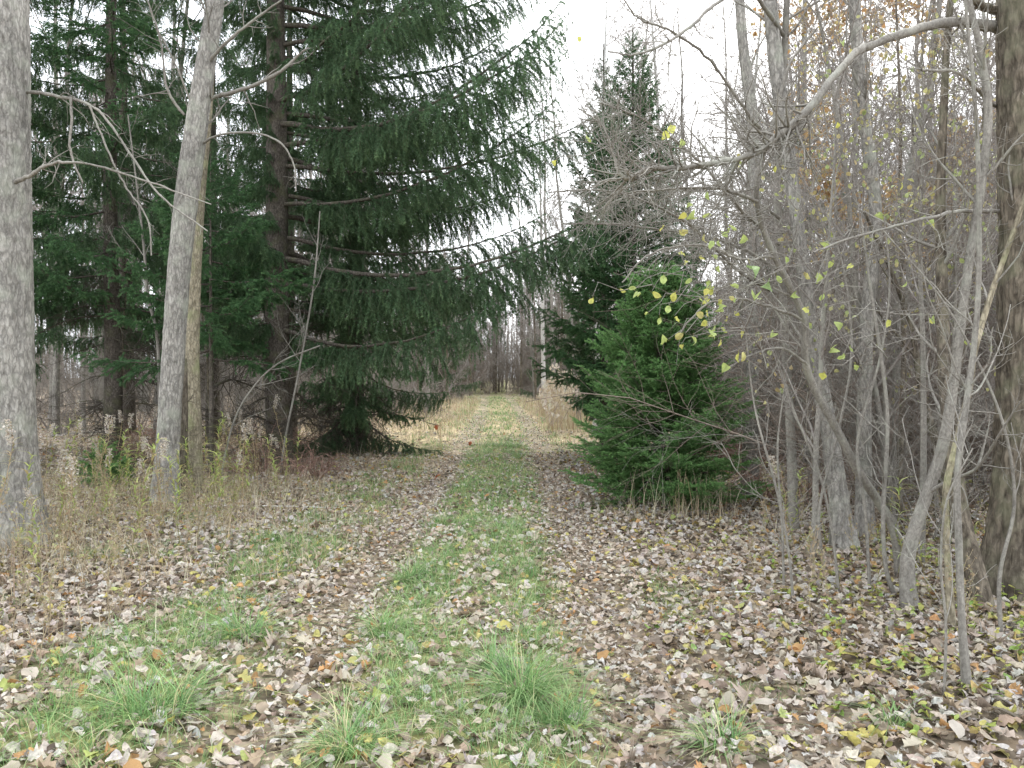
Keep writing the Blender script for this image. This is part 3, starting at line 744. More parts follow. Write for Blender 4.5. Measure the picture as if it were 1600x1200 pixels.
TANG[0].materials[0] = M['smooth']; M['dtwig'] = bark_mat('dark_twig_bark', (.13, .10, .08), (.26, .21, .17), (30, 30, 12), bump=0, fine=False); TANG[1].materials[0] = M['dtwig']
g = np.random.default_rng(240)

cnt = {}
def put(libk, Xs, group, label, name, cat, seed, smin=.8, smax=1.25, tall=1.0):
    g = np.random.default_rng(seed); first = {}
    for (x, y) in Xs:
        i = int(g.integers(0, len(libk))); s = float(g.uniform(smin, smax)); rz = float(g.uniform(0, 6.28)); lab = relabel(label, x, y, s, smin, smax); loc = (x, y, float(gz(x, y)) - .05)
        if isinstance(libk[i], tuple):
            if i in first: dup(first[i], loc, rz, s, lab)
            else: first[i] = make_tree(name, libk[i], loc, rz, s, lab, cat, group)
        else:
            o = link(name, libk[i]); o.location = loc; o.rotation_euler = (0, 0, rz); o.scale = (s, s, s * float(g.uniform(.8, 1.2)))
            tag(o, lab, cat, group)

def where(x, y):
    px = 800 + x / y * FP
    if px > 900:
        w_ = [(1150, 'behind the bushy young spruce'), (1300, 'left of the flared trunk'), (1420, 'behind the two straight trunks'), (1540, 'behind the sapling clump'), (9999, 'beside the massive right trunk')]
    else:
        w_ = [(60, 'behind the big left trunk'), (250, 'left of the leaning pair'), (420, 'just right of the leaning pair'), (600, 'behind the huge spruce'), (740, 'left of the track end'), (850, 'across the track end'), (900, 'behind the reeds')]
    return [b for a, b in w_ if px <= a][0]
def relabel(base, x, y, s, lo, hi):
    size = 'larger ' if s > lo + .66 * (hi - lo) else 'smaller ' if s < lo + .33 * (hi - lo) else ''
    dep = 'close by, ' if y < 11 else 'midway in, ' if y < 17 else 'deeper in, ' if y < 28 else 'far back, ' if y < 48 else 'in the distance, '
    return size + base + ', ' + dep + where(x, y)

def spots(n, x0, x1, y0, y1, seed, mind=1.0, avoid=None):
    g = np.random.default_rng(seed); out = []; tr_ = 0
    while len(out) < n and tr_ < n * 60:
        tr_ += 1
        x, y = g.uniform(x0, x1), g.uniform(y0, y1)
        if abs(x) > .70 * y + 2.5: continue
        if avoid and avoid(x, y): continue
        if any((x - a) ** 2 + (y - b) ** 2 < mind ** 2 for a, b in out): continue
        out.append((x, y))
    return out
corr = lambda x, y: abs(x - float(path_c(y))) < 4.2 + max(0, y - 30) * .05
put(TALL, spots(30, 5, 34, 21, 50, 301, 1.9), 'tall bare trees in the right hand woods', 'tall bare grey tree', 'bare_tree', 'tree', 1)
put(POLE, spots(13, 4.2, 24, 13, 36, 302, 1.6), 'slender bare trees in the right hand woods', 'slender bare pole tree', 'bare_tree', 'tree', 2)
put(TALL, spots(46, -40, -5, 23, 56, 303, 1.6, corr), 'tall bare trees behind the spruces', 'tall bare grey tree', 'bare_tree', 'tree', 3)
put(POLE, spots(26, -30, -4.6, 20, 50, 304, 1.5, corr), 'slender bare trees behind the spruces', 'slender bare tree', 'bare_tree', 'tree', 4)
put(FARL, spots(96, -26, 26, 56, 90, 305, 1.2, lambda x, y: abs(x - float(path_c(y))) < 3.0 and y < 62), 'bare trees where the track disappears', 'bare dark twiggy tree', 'bare_tree', 'tree', 5, .55, .8)
put(SAPL, spots(84, 3.2, 15, 7.2, 22, 306, .6, lambda x, y: x < 2.6 + (y - 7) * .12 or (abs(x - 2) < 1.6 and y < 16)), 'thin bare saplings in the right thicket', 'thin leafless sapling', 'sapling', 'sapling', 6, .7, 1.4)
put(SAPL, spots(12, -16, -4.5, 15, 28, 307, 1.2), 'thin bare saplings among the spruces', 'thin leafless sapling', 'sapling', 'sapling', 7, .6, 1.0)
put(SHR, spots(90, 4.4, 24, 10, 34, 308, .75, lambda x, y: x < 4.2), 'leafless shrubs in the right thicket', 'grey leafless shrub', 'leafless_shrub', 'shrub', 8, .7, 1.2)
put(SHR, spots(50, -32, -4.6, 19, 50, 309, .9, corr), 'leafless shrubs behind the spruces', 'grey leafless shrub', 'leafless_shrub', 'shrub', 9, .8, 1.5)
put(SHR, spots(36, -20, 20, 52, 76, 310, 1.0, lambda x, y: abs(x - float(path_c(y))) < 2.4), 'leafless shrubs at the far end of the track', 'pale leafless shrub', 'leafless_shrub', 'shrub', 10, .9, 1.6)
put(SHR, spots(22, 3.2, 9, 26, 50, 311, 1.0), 'leafless shrubs behind the reeds', 'twiggy leafless shrub', 'leafless_shrub', 'shrub', 11, .9, 1.5)
put(TANG, spots(58, 3.8, 22, 7.6, 26, 312, .9, lambda x, y: x < 3.2 + (y - 8) * .1), 'tall leafless shrubs tangled in the right thicket', 'tall many stemmed bare shrub', 'leafless_shrub', 'shrub', 12, .7, 1.15)
put(TANG, spots(44, -9, 9, 64, 82, 315, .8), 'tall bare shrubs at the far end', 'dim tall bare shrub', 'leafless_shrub', 'shrub', 15, .9, 1.6)
put(TANG, spots(46, -24, 24, 54, 84, 313, 1.3, lambda x, y: abs(x - float(path_c(y))) < 2.6 and y < 66), 'tall bare shrubs at the far end', 'dim tall bare shrub', 'leafless_shrub', 'shrub', 13, .9, 1.7)
put(TANG, spots(34, -28, -5, 21, 46, 314, 1.6, corr), 'tall bare shrubs behind the spruces', 'tall many stemmed bare shrub', 'leafless_shrub', 'shrub', 14, .8, 1.4)
# the grey bush at the left of the track end, built of three shrubs
for (x, y, s, lb) in ((-3.3, 31, 1.1, 'grey twiggy bush arching over the left verge before the far bend'), (-4.3, 30, 1.0, 'tangled bush left of the arching grey bush'), (-3.9, 34, 1.25, 'taller bush behind the arching grey bush')):
    o = link('leafless_shrub', SHR[1 if s < 1.2 else 0]); o.location = (x, y, float(gz(x, y))); o.scale = (s, s, s); o.rotation_euler = (0, 0, x * 3); tag(o, lb, 'shrub')
    
def single(libi, px, Y, s, rz, label, name='bare_tree', cat='tree'):
    x = (px - 800) / FP * Y
    return make_tree(name, libi, (x, Y, float(gz(x, Y)) - .05), rz, s, label, cat)
PALEL = [bare_lib(14, .115, 260 + i, .38, 14, 100, 600, 900, rm=1.8, lean=.02, mat='palebark', spread=.18) for i in range(2)]
single(PALEL[0], 850, 44, 1.15, .3, 'slender pale trunk standing behind the reeds near the track')
single(PALEL[1], 932, 22, .95, 2.0, 'pale forked tree rising behind the narrow spruce top')
for (px_, Y_, s_, k_, lb_) in ((905, 27, 1.0, 0, 'thin bare pole tree left of the narrow spruce top'), (985, 31, 1.1, 1, 'bare pole tree directly behind the narrow spruce'), (1024, 27, 1.0, 2, 'bare pole tree just right of the narrow spruce tip'), (1100, 24, 1.05, 0, 'bare pole tree under the arching limb, against the sky'), (1136, 20, .95, 1, 'bare pole tree left of the straight grey trunk'), (868, 38, 1.3, 2, 'tall bare pole tree above the reeds'), (836, 57, 1.5, 0, 'tall bare pole tree beside the right end of the track'), (716, 54, 1.5, 1, 'tall bare pole tree left of the track end'), (1145, 30, 1.3, 2, 'faint bare pole tree in the sky gap right of the spruces')):
    single(POLE[k_], px_, Y_, s_, px_ * 1.0, lb_)
single(PALEL[1], 1062, 24, 1.0, 4.0, 'pale bare tree fading into the white sky right of the spruce top')
for (px_, Y_, s_, k_, lb_) in ((735, 62, .8, 0, 'dark forked tree left of the far bend in the track'), (700, 50, .75, 1, 'dark bare tree behind the arching bush'), (815, 64, .85, 2, 'dark leaning tree on the right of the far bend'), (772, 72, .9, 0, 'dark tree standing square across the end of the track'), (838, 55, .7, 1, 'dark thin tree left of the slender pale trunk'), (878, 46, .75, 2, 'dark bare tree behind the reed tops'), (655, 44, .75, 0, 'dark bare tree at the left verge beyond the spruce skirts')):
    single(FARL[k_], px_, Y_, s_, px_ * 1.0, lb_)
single(TALL[2], 668, 36, .8, 1.0, 'grey trunk behind the arching bush on the left verge')

# far woods closing the horizon
G = Geo(); g = np.random.default_rng(321)
n = 900; y = g.uniform(72, 125, n); x = g.uniform(-.85, .85, n) * y; H = g.uniform(7, 14, n); K = 5; t = np.linspace(0, 1, K)
P = np.stack([x[:, None] + g.normal(0, .5, (n, 1)) * t * 1.2 + g.normal(0, .1, (n, K)), y[:, None] + 0 * t, gz(x, y)[:, None] - .2 + H[:, None] * t], -1)
R = g.uniform(.05, .16, (n, 1)) * (1 - .85 * t)[None]; tubes(G, P, R, 5, pick(g, [(.8, .8, .8), (1.1, 1.05, 1)], [1, 1], n))
P2, R2, _ = grow(P, R, 4000, 1.2, 4.0, (25, 65), 4, .12, .10, .4, (.08, 1), rg=g, rmin=.014)
P3, R3, _ = grow(P2, R2, 7000, .6, 1.8, (25, 70), 3, .16, .05, .6, (.1, 1), rg=g, rmin=.014)
tubes(G, P2, R2, 3); tubes(G, P3, R3, 3)
n = 2600; y = g.uniform(66, 110, n); x = g.uniform(-.85, .85, n) * y; p = np.stack([x, y, gz(x, y)], -1); d = norm(np.stack([g.normal(0, .3, n), g.normal(0, .3, n), np.ones(n)], -1)); L = g.uniform(1, 3.5, n)[:, None]
P = np.stack([p, p + d * L * .5, p + d * L + g.normal(0, .1, (n, 3))], 1); tubes(G, P, np.full((n, 3), .018), 3)
P2, R2, _ = grow(P, np.full((n, 3), .018), 6000, .4, 1.3, (25, 70), 3, .2, 0, .6, (.1, 1), rg=g, rmin=.010); tubes(G, P2, R2, 3)
tag(G.build('far_woods', M['twig']), 'distant grey brown bare woods closing the horizon', 'woods', kind='stuff')

# ================================================================== near trees, each with its own trunk line
def near_tree(name, label, cat, pts, mat, nl=7, ll=(.6, 1.6), sub=14, fine=3.0, tr=(.3, 1), S=24, rows=110, ridge=.006, flare=.0, up=.12, seed=0, group=None, extra=None, twmat=None, ang=(30, 65), lf=0):
    """pts: (px, py, depth, width in px)"""
    g = np.random.default_rng(1000 + seed)
    P = np.array([at(a, b, c) for a, b, c, d in pts]); R = np.array([d / 2 / FP * c for a, b, c, d in pts])
    z0 = float(gz(P[0, 0], P[0, 1])) ; P[0, 2] = z0 - .06
    base = P[0].copy(); base[2] = z0
    root = empty(name, base, label, cat, group); Pl = P - base
    q = Geo()
    Pd, Rd = trunk(q, Pl, R, S, rows, ridge, 13 if R[0] > .08 else 5, 6, .05, seed, flare)
    q.build('trunk' if R[0] > .05 else 'stem', M[mat], root)
    P1, R1, _ = grow(Pd[None], Rd[None], nl, ll[0], ll[1], ang, 8, .13, up, .42, tr, rg=g, rmin=.0028, shrink=.35)
    R1 = np.minimum(R1, .015 * np.linspace(1, .3, 8)); tw = M[twmat or mat]; tips = []
    for k in range(nl):
        q = Geo(); a, b = P1[k:k + 1], R1[k:k + 1]
        L = float(np.linalg.norm(np.diff(a[0], axis=0), axis=1).sum())
        tubes(q, resample(a[0], b[0], 16)[0], resample(a[0], b[0], 16)[1], 5)
        P2, R2, _ = grow(a, b, max(3, int(sub * L)), .15 * L + .06, .38 * L + .12, (30, 70), 6, .15, .05, .55, (.12, 1), rg=g, rmin=.0016)
        P3, R3, _ = grow(P2, R2, max(4, int(sub * L * fine)), .06, .26, (30, 75), 4, .18, .02, .65, (.15, 1), rg=g, rmin=.0012)
        tubes(q, P2, R2, 4); tubes(q, P3, R3, 3)
        q.build('branch', tw, root)
        tips.append(P3[:, -1])
    return root, base, Pd, Rd, np.concatenate(tips) if tips else None

def limb(root, base, pts, mat, sub=16, fine=3, seed=0, t0=.12, name='branch', r_min=.0014, ln=(.15, .6), up=.02, label=None):
    g = np.random.default_rng(2000 + seed)
    P = np.array([at(a, b, c) for a, b, c, d in pts]) - base; R = np.array([d / 2 / FP * c for a, b, c, d in pts])
    q = Geo(); Pd, Rd = resample(P, R, max(20, len(pts) * 6)); Pd = Pd + g.normal(0, .003, Pd.shape)
    tubes(q, Pd, Rd * (1 + .08 * g.normal(size=len(Rd))), 10)
    L = float(np.linalg.norm(np.diff(P, axis=0), axis=1).sum())
    n2_ = int(sub * L)
    if n2_:
        P2, R2, _ = grow(Pd[None], Rd[None], n2_, ln[0], ln[1], (30, 75), 7, .15, up, .45, (t0, 1), rg=g, rmin=r_min * 1.2)
        P3, R3, _ = grow(P2, R2, int(n2_ * fine), .07, .3, (30, 75), 5, .18, .0, .65, (.15, 1), rg=g, rmin=r_min)
        tubes(q, P2, R2, 4); tubes(q, P3, R3, 3)
    o = q.build(name, M[mat], root)
    if label: o['label'] = label
    return o

# -- left edge trunk
r, b, *_ = near_tree('bare_tree', 'big grey trunk filling the left edge of the picture', 'tree',
    [(6, 868, 7.5, 112), (3, 740, 7.5, 100), (0, 600, 7.5, 94), (-4, 300, 7.5, 92), (-6, 0, 7.5, 90), (-12, -500, 7.6, 74)], 'ash', 3, (1, 1.6), 8, 2, (.75, 1), 84, 300, .017, .075, seed=1, twmat='smooth')
limb(r, b, [(8, 152, 7.5, 6), (46, 144, 7.52, 5.5), (90, 150, 7.35, 5), (150, 170, 7.2, 4), (200, 235, 7.1, 3.6), (250, 305, 7.0, 3), (325, 362, 6.9, 2)], 'smooth', 6, 1.5, 2, ln=(.15, .5), up=-.05)
limb(r, b, [(15, 288, 7.4, 8), (45, 275, 7.3, 6), (80, 256, 7.2, 5), (130, 255, 7.0, 3.5), (220, 280, 6.9, 3), (330, 320, 6.8, 2)], 'smooth', 6, 1.5, 3, ln=(.15, .5), up=-.02)
limb(r, b, [(110, 152, 7.25, 4), (112, 190, 7.2, 4), (110, 235, 7.2, 3.5), (128, 285, 7.2, 2.5)], 'smooth', 5, 1, 4, ln=(.1, .25))
limb(r, b, [(140, 165, 7.2, 3), (160, 215, 7.2, 3), (195, 290, 7.2, 2.5), (230, 340, 7.1, 2.5), (237, 400, 7.1, 2)], 'smooth', 4, 1, 5, ln=(.15, .4))
# -- leaning grey trunk
r, b, *_ = near_tree('bare_tree', 'leaning pale grey trunk with a broken looking side limb, front of the leaning pair', 'tree',
    [(258, 792, 10.1, 40), (262, 700, 10.1, 34), (268, 600, 10.1, 33), (280, 420, 10.1, 33), (298, 260, 10.1, 34), (318, 120, 10.1, 29), (338, -10, 10.1, 25), (372, -300, 10.1, 20), (390, -520, 10.1, 14)], 'ash', 9, (1, 2.4), 9, 2.5, (.55, 1), 48, 260, .012, .045, seed=2, twmat='smooth')
limb(r, b, [(310, 165, 10.12, 7), (335, 152, 10.12, 6.5), (360, 145, 10.0, 6), (400, 132, 9.9, 5.5), (440, 110, 9.8, 5), (462, 90, 9.8, 4), (482, 74, 9.7, 2)], 'smooth', 5, 2, 6, ln=(.2, .9))
limb(r, b, [(316, 110, 10.12, 6), (350, 70, 9.9, 5), (392, 35, 9.8, 4), (440, 0, 9.7, 3)], 'smooth', 5, 2, 7, ln=(.2, .8))
limb(r, b, [(315, 225, 10.1, 4), (345, 210, 9.9, 3.5), (400, 208, 9.7, 3), (440, 225, 9.6, 3), (460, 260, 9.6, 2.5), (462, 300, 9.6, 2)], 'smooth', 2, 1, 8, ln=(.2, .5))
limb(r, b, [(288, 180, 10.1, 4), (262, 140, 10, 4), (250, 60, 9.9, 3), (230, 0, 9.9, 2)], 'smooth', 5, 2, 9, ln=(.2, .8))
# -- yellowish trunk behind it
r, b, *_ = near_tree('bare_tree', 'thin yellowish trunk right behind the leaning grey one', 'tree',
    [(300, 778, 10.9, 30), (303, 700, 10.9, 24), (300, 560, 10.9, 22), (304, 420, 10.9, 20), (312, 300, 10.9, 17), (322, 190, 10.9, 16), (330, 60, 10.9, 15), (345, -150, 10.9, 12)], 'tan', 6, (.6, 1.6), 8, 2.5, (.6, 1), 28, 150, .007, .02, seed=3, twmat='smooth')
near_tree('bare_tree', 'short rotten trunk stub between the two leaning trunks', 'tree stub',
    [(283, 770, 10.6, 16), (286, 690, 10.6, 14), (287, 610, 10.6, 12), (289, 560, 10.6, 6)], 'brown', 0 or 1, (.2, .4), 6, 1, (.5, 1), 16, 60, .008, .02, seed=4)
near_tree('sapling', 'thin forked sapling left of the leaning trunks', 'sapling',
    [(250, 700, 12.5, 6), (247, 545, 12.5, 5), (230, 460, 12.4, 5), (226, 400, 12.3, 4), (215, 300, 12.2, 3), (200, 180, 12.1, 2)], 'smooth', 7, (.5, 1.3), 9, 2.5, (.2, 1), 8, 60, .001, seed=5)
near_tree('sapling', 'slender sapling in front of the huge spruce trunk', 'sapling',
    [(438, 735, 13, 4), (445, 690, 12.9, 3.5), (463, 600, 12.8, 3), (478, 520, 12.7, 3), (492, 430, 12.6, 3), (500, 330, 12.5, 2)], 'smooth', 7, (.5, 1.4), 9, 2.5, (.2, 1), 8, 60, .001, seed=6)
near_tree('sapling', 'arching bare sapling leaning right before the spruce shade', 'sapling',
    [(340, 735, 11.5, 3.5), (365, 660, 11.5, 3), (400, 600, 11.4, 3), (440, 565, 11.3, 2.5), (500, 540, 11.2, 2)], 'smooth', 7, (.4, 1.2), 9, 2.5, (.2, 1), 8, 60, .001, seed=7)

# -- right side
r, b, *_ = near_tree('bare_tree', 'straight grey trunk right behind the bushy young spruce', 'tree',
    [(1172, 782, 10.8, 30), (1172, 700, 10.8, 23), (1175, 560, 10.8, 21), (1180, 400, 10.8, 20), (1176, 200, 10.8, 18), (1160, 60, 10.8, 15), (1150, -100, 10.8, 12)], 'ash', 8, (.7, 1.8), 9, 2.5, (.3, 1), 28, 160, .006, .02, seed=11, twmat='smooth')
near_tree('bare_tree', 'tall leaning trunk with a flared foot left of the sapling clump', 'tree',
    [(1320, 862, 7.46, 42), (1312, 790, 7.5, 29), (1295, 670, 7.6, 24), (1270, 530, 7.7, 21), (1243, 330, 7.9, 18), (1213, 100, 8.0, 22), (1200, -60, 8.1, 18), (1190, -300, 8.1, 12)], 'ash', 7, (.7, 1.7), 10, 2.5, (.35, 1), 40, 200, .008, .03, seed=12, twmat='smooth')
near_tree('bare_tree', 'straight trunk standing behind the leaning flared one', 'tree',
    [(1352, 842, 7.95, 30), (1350, 740, 8, 24), (1350, 640, 8, 21), (1355, 500, 8, 19), (1368, 330, 8.1, 18), (1346, 150, 8.2, 17), (1334, -20, 8.2, 17), (1325, -300, 8.2, 12)], 'ash', 7, (.7, 1.7), 10, 2.5, (.35, 1), 32, 180, .007, .02, seed=13, twmat='smooth')
near_tree('sapling', 'upright smooth sapling between the two straight trunks and the clump', 'sapling',
    [(1402, 806, 9.3, 15), (1401, 680, 9.3, 13), (1402, 500, 9.3, 12), (1404, 350, 9.3, 11), (1425, 250, 9.3, 10), (1450, 143, 9.3, 9), (1470, -10, 9.3, 7)], 'smooth', 8, (.6, 1.5), 10, 2.5, (.3, 1), 16, 110, .002, .01, seed=14)
sap, sb, *_ = near_tree('sapling', 'sapling whose bent stem sweeps left, hung with yellow leaves', 'sapling',
    [(1412, 905, 6.35, 17), (1398, 830, 6.3, 14), (1375, 788, 6.25, 13), (1340, 735, 6.1, 13), (1308, 672, 6.0, 12), (1270, 602, 5.9, 12), (1258, 560, 5.8, 11), (1257, 500, 5.7, 11), (1235, 450, 5.6, 10), (1210, 400, 5.5, 9), (1190, 350, 5.4, 9), (1182, 300, 5.3, 8), (1187, 255, 5.3, 7), (1203, 208, 5.3, 7), (1217, 160, 5.3, 5), (1234, 100, 5.3, 4), (1277, 43, 5.3, 3)], 'smooth', 9, (.5, 1.1), 12, 2.5, (.3, 1), 20, 170, .002, .01, seed=15)
near_tree('sapling', 'stout stem of the clump that curves up to the top edge', 'sapling',
    [(1424, 956, 5.48, 24), (1418, 900, 5.5, 19), (1422, 855, 5.5, 19), (1445, 780, 5.5, 18), (1472, 700, 5.5, 17), (1490, 600, 5.5, 15), (1502, 500, 5.5, 14), (1514, 410, 5.5, 13), (1532, 300, 5.5, 13), (1544, 180, 5.5, 12), (1532, 80, 5.5, 10), (1512, -10, 5.5, 8), (1500, -100, 5.5, 6)], 'smooth', 9, (.5, 1.4), 11, 2.5, (.25, 1), 24, 170, .0025, .012, seed=16)
near_tree('sapling', 'thin dark stem rooted nearest the camera on the right', 'sapling',
    [(1513, 1085, 4.06, 13), (1503, 975, 4.1, 10), (1498, 850, 4.15, 10), (1496, 740, 4.2, 9), (1510, 630, 4.25, 9), (1524, 520, 4.3, 8), (1530, 400, 4.3, 7), (1526, 200, 4.3, 6), (1508, 0, 4.3, 4)], 'smooth', 7, (.4, 1.0), 11, 2.5, (.3, 1), 16, 140, .0015, .005, seed=17)
near_tree('sapling', 'slim tan stem leaning right past the dark stem', 'sapling',
    [(1488, 985, 5.06, 12), (1481, 880, 5.05, 10), (1478, 770, 5.0, 10), (1495, 690, 5.0, 10), (1514, 610, 4.95, 9), (1525, 540, 4.9, 9), (1552, 450, 4.9, 8), (1588, 350, 4.85, 7), (1622, 240, 4.8, 5)], 'tan', 6, (.4, 1.0), 10, 2.5, (.3, 1), 16, 120, .002, .005, seed=18, twmat='smooth')
near_tree('bare_tree', 'dark leaning trunk beside the big trunk at the right edge', 'tree',
    [(1537, 955, 5.45, 34), (1520, 880, 5.5, 28), (1500, 800, 5.6, 26), (1488, 700, 5.7, 22), (1478, 600, 5.8, 20), (1472, 450, 6.0, 16), (1470, 300, 6.1, 13), (1478, 100, 6.1, 10), (1490, -60, 6.1, 8)], 'brown', 7, (.5, 1.3), 10, 2.5, (.35, 1), 28, 140, .005, .015, seed=19, twmat='smooth')
near_tree('sapling', 'dark crooked stem crossing behind the clump', 'sapling',
    [(1500, 860, 7.6, 18), (1478, 770, 7.7, 17), (1462, 690, 7.8, 13), (1440, 610, 7.9, 10), (1425, 520, 8, 8), (1395, 430, 8, 6), (1350, 330, 8, 4)], 'brown', 6, (.5, 1.3), 10, 2.5, (.2, 1), 14, 90, .003, .01, seed=20)
for i, (pts, lb) in enumerate([
    ([(1240, 945, 0, 5), (1232, 860, 0, 4), (1212, 760, 0, 4), (1180, 640, 0, 3), (1165, 520, 0, 2)], 'whippy sapling standing apart nearest the track on the right'),
    ([(1225, 925, 0, 4), (1222, 820, 0, 4), (1215, 700, 0, 3), (1228, 590, 0, 2)], 'upright whippy sapling just left of a paler stalk'),
    ([(1312, 930, 0, 5), (1300, 830, 0, 4), (1280, 740, 0, 4), (1240, 640, 0, 3), (1215, 560, 0, 2)], 'thin whip crossing in front of the flared trunk'),
    ([(1360, 925, 0, 6), (1352, 800, 0, 5), (1340, 690, 0, 5), (1375, 560, 0, 4), (1390, 450, 0, 3), (1382, 340, 0, 2)], 'forked whip in front of the straight trunk'),
    ([(1474, 1090, 0, 5), (1478, 980, 0, 4), (1470, 880, 0, 4), (1480, 780, 0, 3), (1520, 700, 0, 2)], 'slender whip at the foot of the near dark stem'),
    ([(1565, 1000, 0, 7), (1562, 900, 0, 6), (1585, 780, 0, 5), (1560, 640, 0, 4), (1480, 480, 0, 3), (1380, 360, 0, 2)], 'pale whip bending left across the big right trunk'),
    ([(1290, 900, 0, 5), (1280, 800, 0, 5), (1306, 690, 0, 4), (1330, 560, 0, 4), (1320, 430, 0, 3), (1290, 330, 0, 2)], 'wavy whip beside the flared trunk'),
    ([(1405, 935, 0, 9), (1385, 890, 0, 7), (1380, 800, 0, 7), (1386, 640, 0, 6), (1360, 450, 0, 5), (1345, 340, 0, 3)], 'straight whip rising from the middle of the clump')]):
    Yb = CAMZ * FP / (pts[0][1] - 590)
    near_tree('sapling', lb, 'sapling', [(a, b_, Yb, w_) for a, b_, _, w_ in pts], 'smooth', 6, (.3, .9), 10, 2.2, (.2, 1), 8, 60, .0008, seed=30 + i)
r, b, *_ = near_tree('bare_tree', 'massive dark brown trunk at the right edge with an arching limb', 'tree',
    [(1618, 940, 5.75, 160), (1619, 850, 5.75, 130), (1622, 700, 5.75, 116), (1624, 500, 5.75, 112), (1624, 250, 5.75, 110), (1622, 0, 5.75, 108), (1625, -400, 5.8, 96)], 'brown', 3, (.8, 1.4), 8, 2, (.5, 1), 100, 300, .024, .085, seed=21, twmat='smooth')
limb(r, b, [(1606, 48, 5.78, 22), (1556, 42, 5.86, 18), (1490, 34, 5.7, 15), (1420, 50, 5.4, 14), (1372, 66, 5.3, 13), (1335, 84, 5.2, 12), (1295, 130, 5.1, 11), (1262, 172, 5.0, 11), (1225, 205, 4.95, 11), (1180, 240, 4.9, 10), (1130, 251, 4.85, 9), (1075, 262, 4.8, 8), (1020, 263, 4.75, 8), (975, 278, 4.7, 7), (958, 240, 4.7, 4), (940, 195, 4.7, 3), (905, 170, 4.7, 2)], 'smooth', 32, 4.4, 20, t0=.42, ln=(.15, .75), label='long arching limb reaching left across the picture')
limb(r, b, [(1606, 18, 5.78, 18), (1550, 14, 5.85, 12), (1500, -8, 5.5, 10)], 'brown', 6, 2, 21)
limb(r, b, [(1606, 150, 5.78, 9), (1555, 165, 5.85, 6), (1500, 115, 5.2, 5), (1440, 110, 5.1, 4)], 'smooth', 10, 2, 22)
limb(r, b, [(1606, 330, 5.78, 8), (1550, 330, 5.8, 7), (1500, 330, 5.5, 6), (1430, 345, 5.3, 5), (1330, 372, 5.2, 4), (1270, 395, 5.1, 3)], 'smooth', 9, 2, 23)
# overhead limb from a tree beyond the top edge
r2, b2, *_ = near_tree('bare_tree', 'bare tree right of the track with twigs arching over the spruce tops', 'tree',
    [(1240, 830, 8.4, 16), (1236, 700, 8.4, 14), (1225, 500, 8.3, 12), (1215, 300, 8.2, 11), (1225, 100, 8.1, 10), (1235, -120, 8, 8)], 'smooth', 6, (.8, 2.0), 10, 2.5, (.35, 1), 14, 100, .003, .008, seed=22)
limb(r2, b2, [(1228, 60, 8.1, 7), (1170, -15, 7.6, 6), (1120, 5, 7.2, 5), (1075, 45, 6.9, 5), (1030, 72, 6.7, 4), (990, 85, 6.5, 3), (950, 80, 6.4, 2)], 'smooth', 10, 2.5, 24, ln=(.2, .9))
limb(r2, b2, [(1222, 240, 8.2, 6), (1170, 180, 7.8, 5), (1110, 95, 7.4, 4), (1050, 50, 7.0, 4), (1000, 30, 6.8, 3), (975, 0, 6.7, 2)], 'smooth', 10, 2.5, 25, ln=(.2, .9))
limb(r2, b2, [(1218, 340, 8.2, 6), (1150, 300, 7.6, 5), (1080, 296, 7.2, 4), (1000, 300, 6.9, 3), (930, 330, 6.6, 2)], 'smooth', 34, 4, 26, ln=(.2, .8))
limb(r2, b2, [(1215, 420, 8.2, 5), (1140, 380, 7.6, 4), (1040, 360, 7.2, 3), (960, 350, 6.9, 3), (880, 350, 6.6, 2)], 'smooth', 40, 4, 27, ln=(.2, .8))

limb(r2, b2, [(1216, 380, 8.2, 6), (1160, 330, 7.2, 5), (1090, 250, 6.6, 4), (1010, 190, 6.2, 3), (940, 160, 6.0, 2)], 'smooth', 34, 4, 28, ln=(.2, .9))
limb(r2, b2, [(1214, 460, 8.2, 6), (1150, 420, 7.2, 5), (1070, 345, 6.6, 4), (960, 300, 6.2, 3), (860, 300, 6.0, 2)], 'smooth', 40, 4, 29, ln=(.2, .8))
# -- twigs and hanging leaves of the bent sapling
limb(sap, sb, [(1210, 400, 5.5, 5), (1160, 405, 5.4, 4), (1110, 385, 5.3, 3.5), (1060, 385, 5.2, 3), (1010, 400, 5.1, 3), (972, 442, 5.1, 2)], 'smooth', 12, 2.5, 30, ln=(.12, .4), up=-.05)
limb(sap, sb, [(1184, 315, 5.3, 5), (1133, 297, 5.25, 4), (1083, 293, 5.2, 3.5), (1020, 298, 5.1, 3), (955, 302, 5.0, 2)], 'smooth', 12, 2.5, 31, ln=(.12, .4), up=-.05)
limb(sap, sb, [(1257, 500, 5.7, 5), (1200, 478, 5.6, 4), (1150, 468, 5.5, 3.5), (1100, 478, 5.4, 3), (1055, 530, 5.3, 2)], 'smooth', 12, 2.5, 32, ln=(.12, .4), up=-.05)
limb(sap, sb, [(1262, 570, 5.8, 5), (1225, 545, 5.7, 4), (1185, 550, 5.6, 3), (1135, 575, 5.5, 2)], 'smooth', 12, 2.5, 33, ln=(.12, .35), up=-.05)
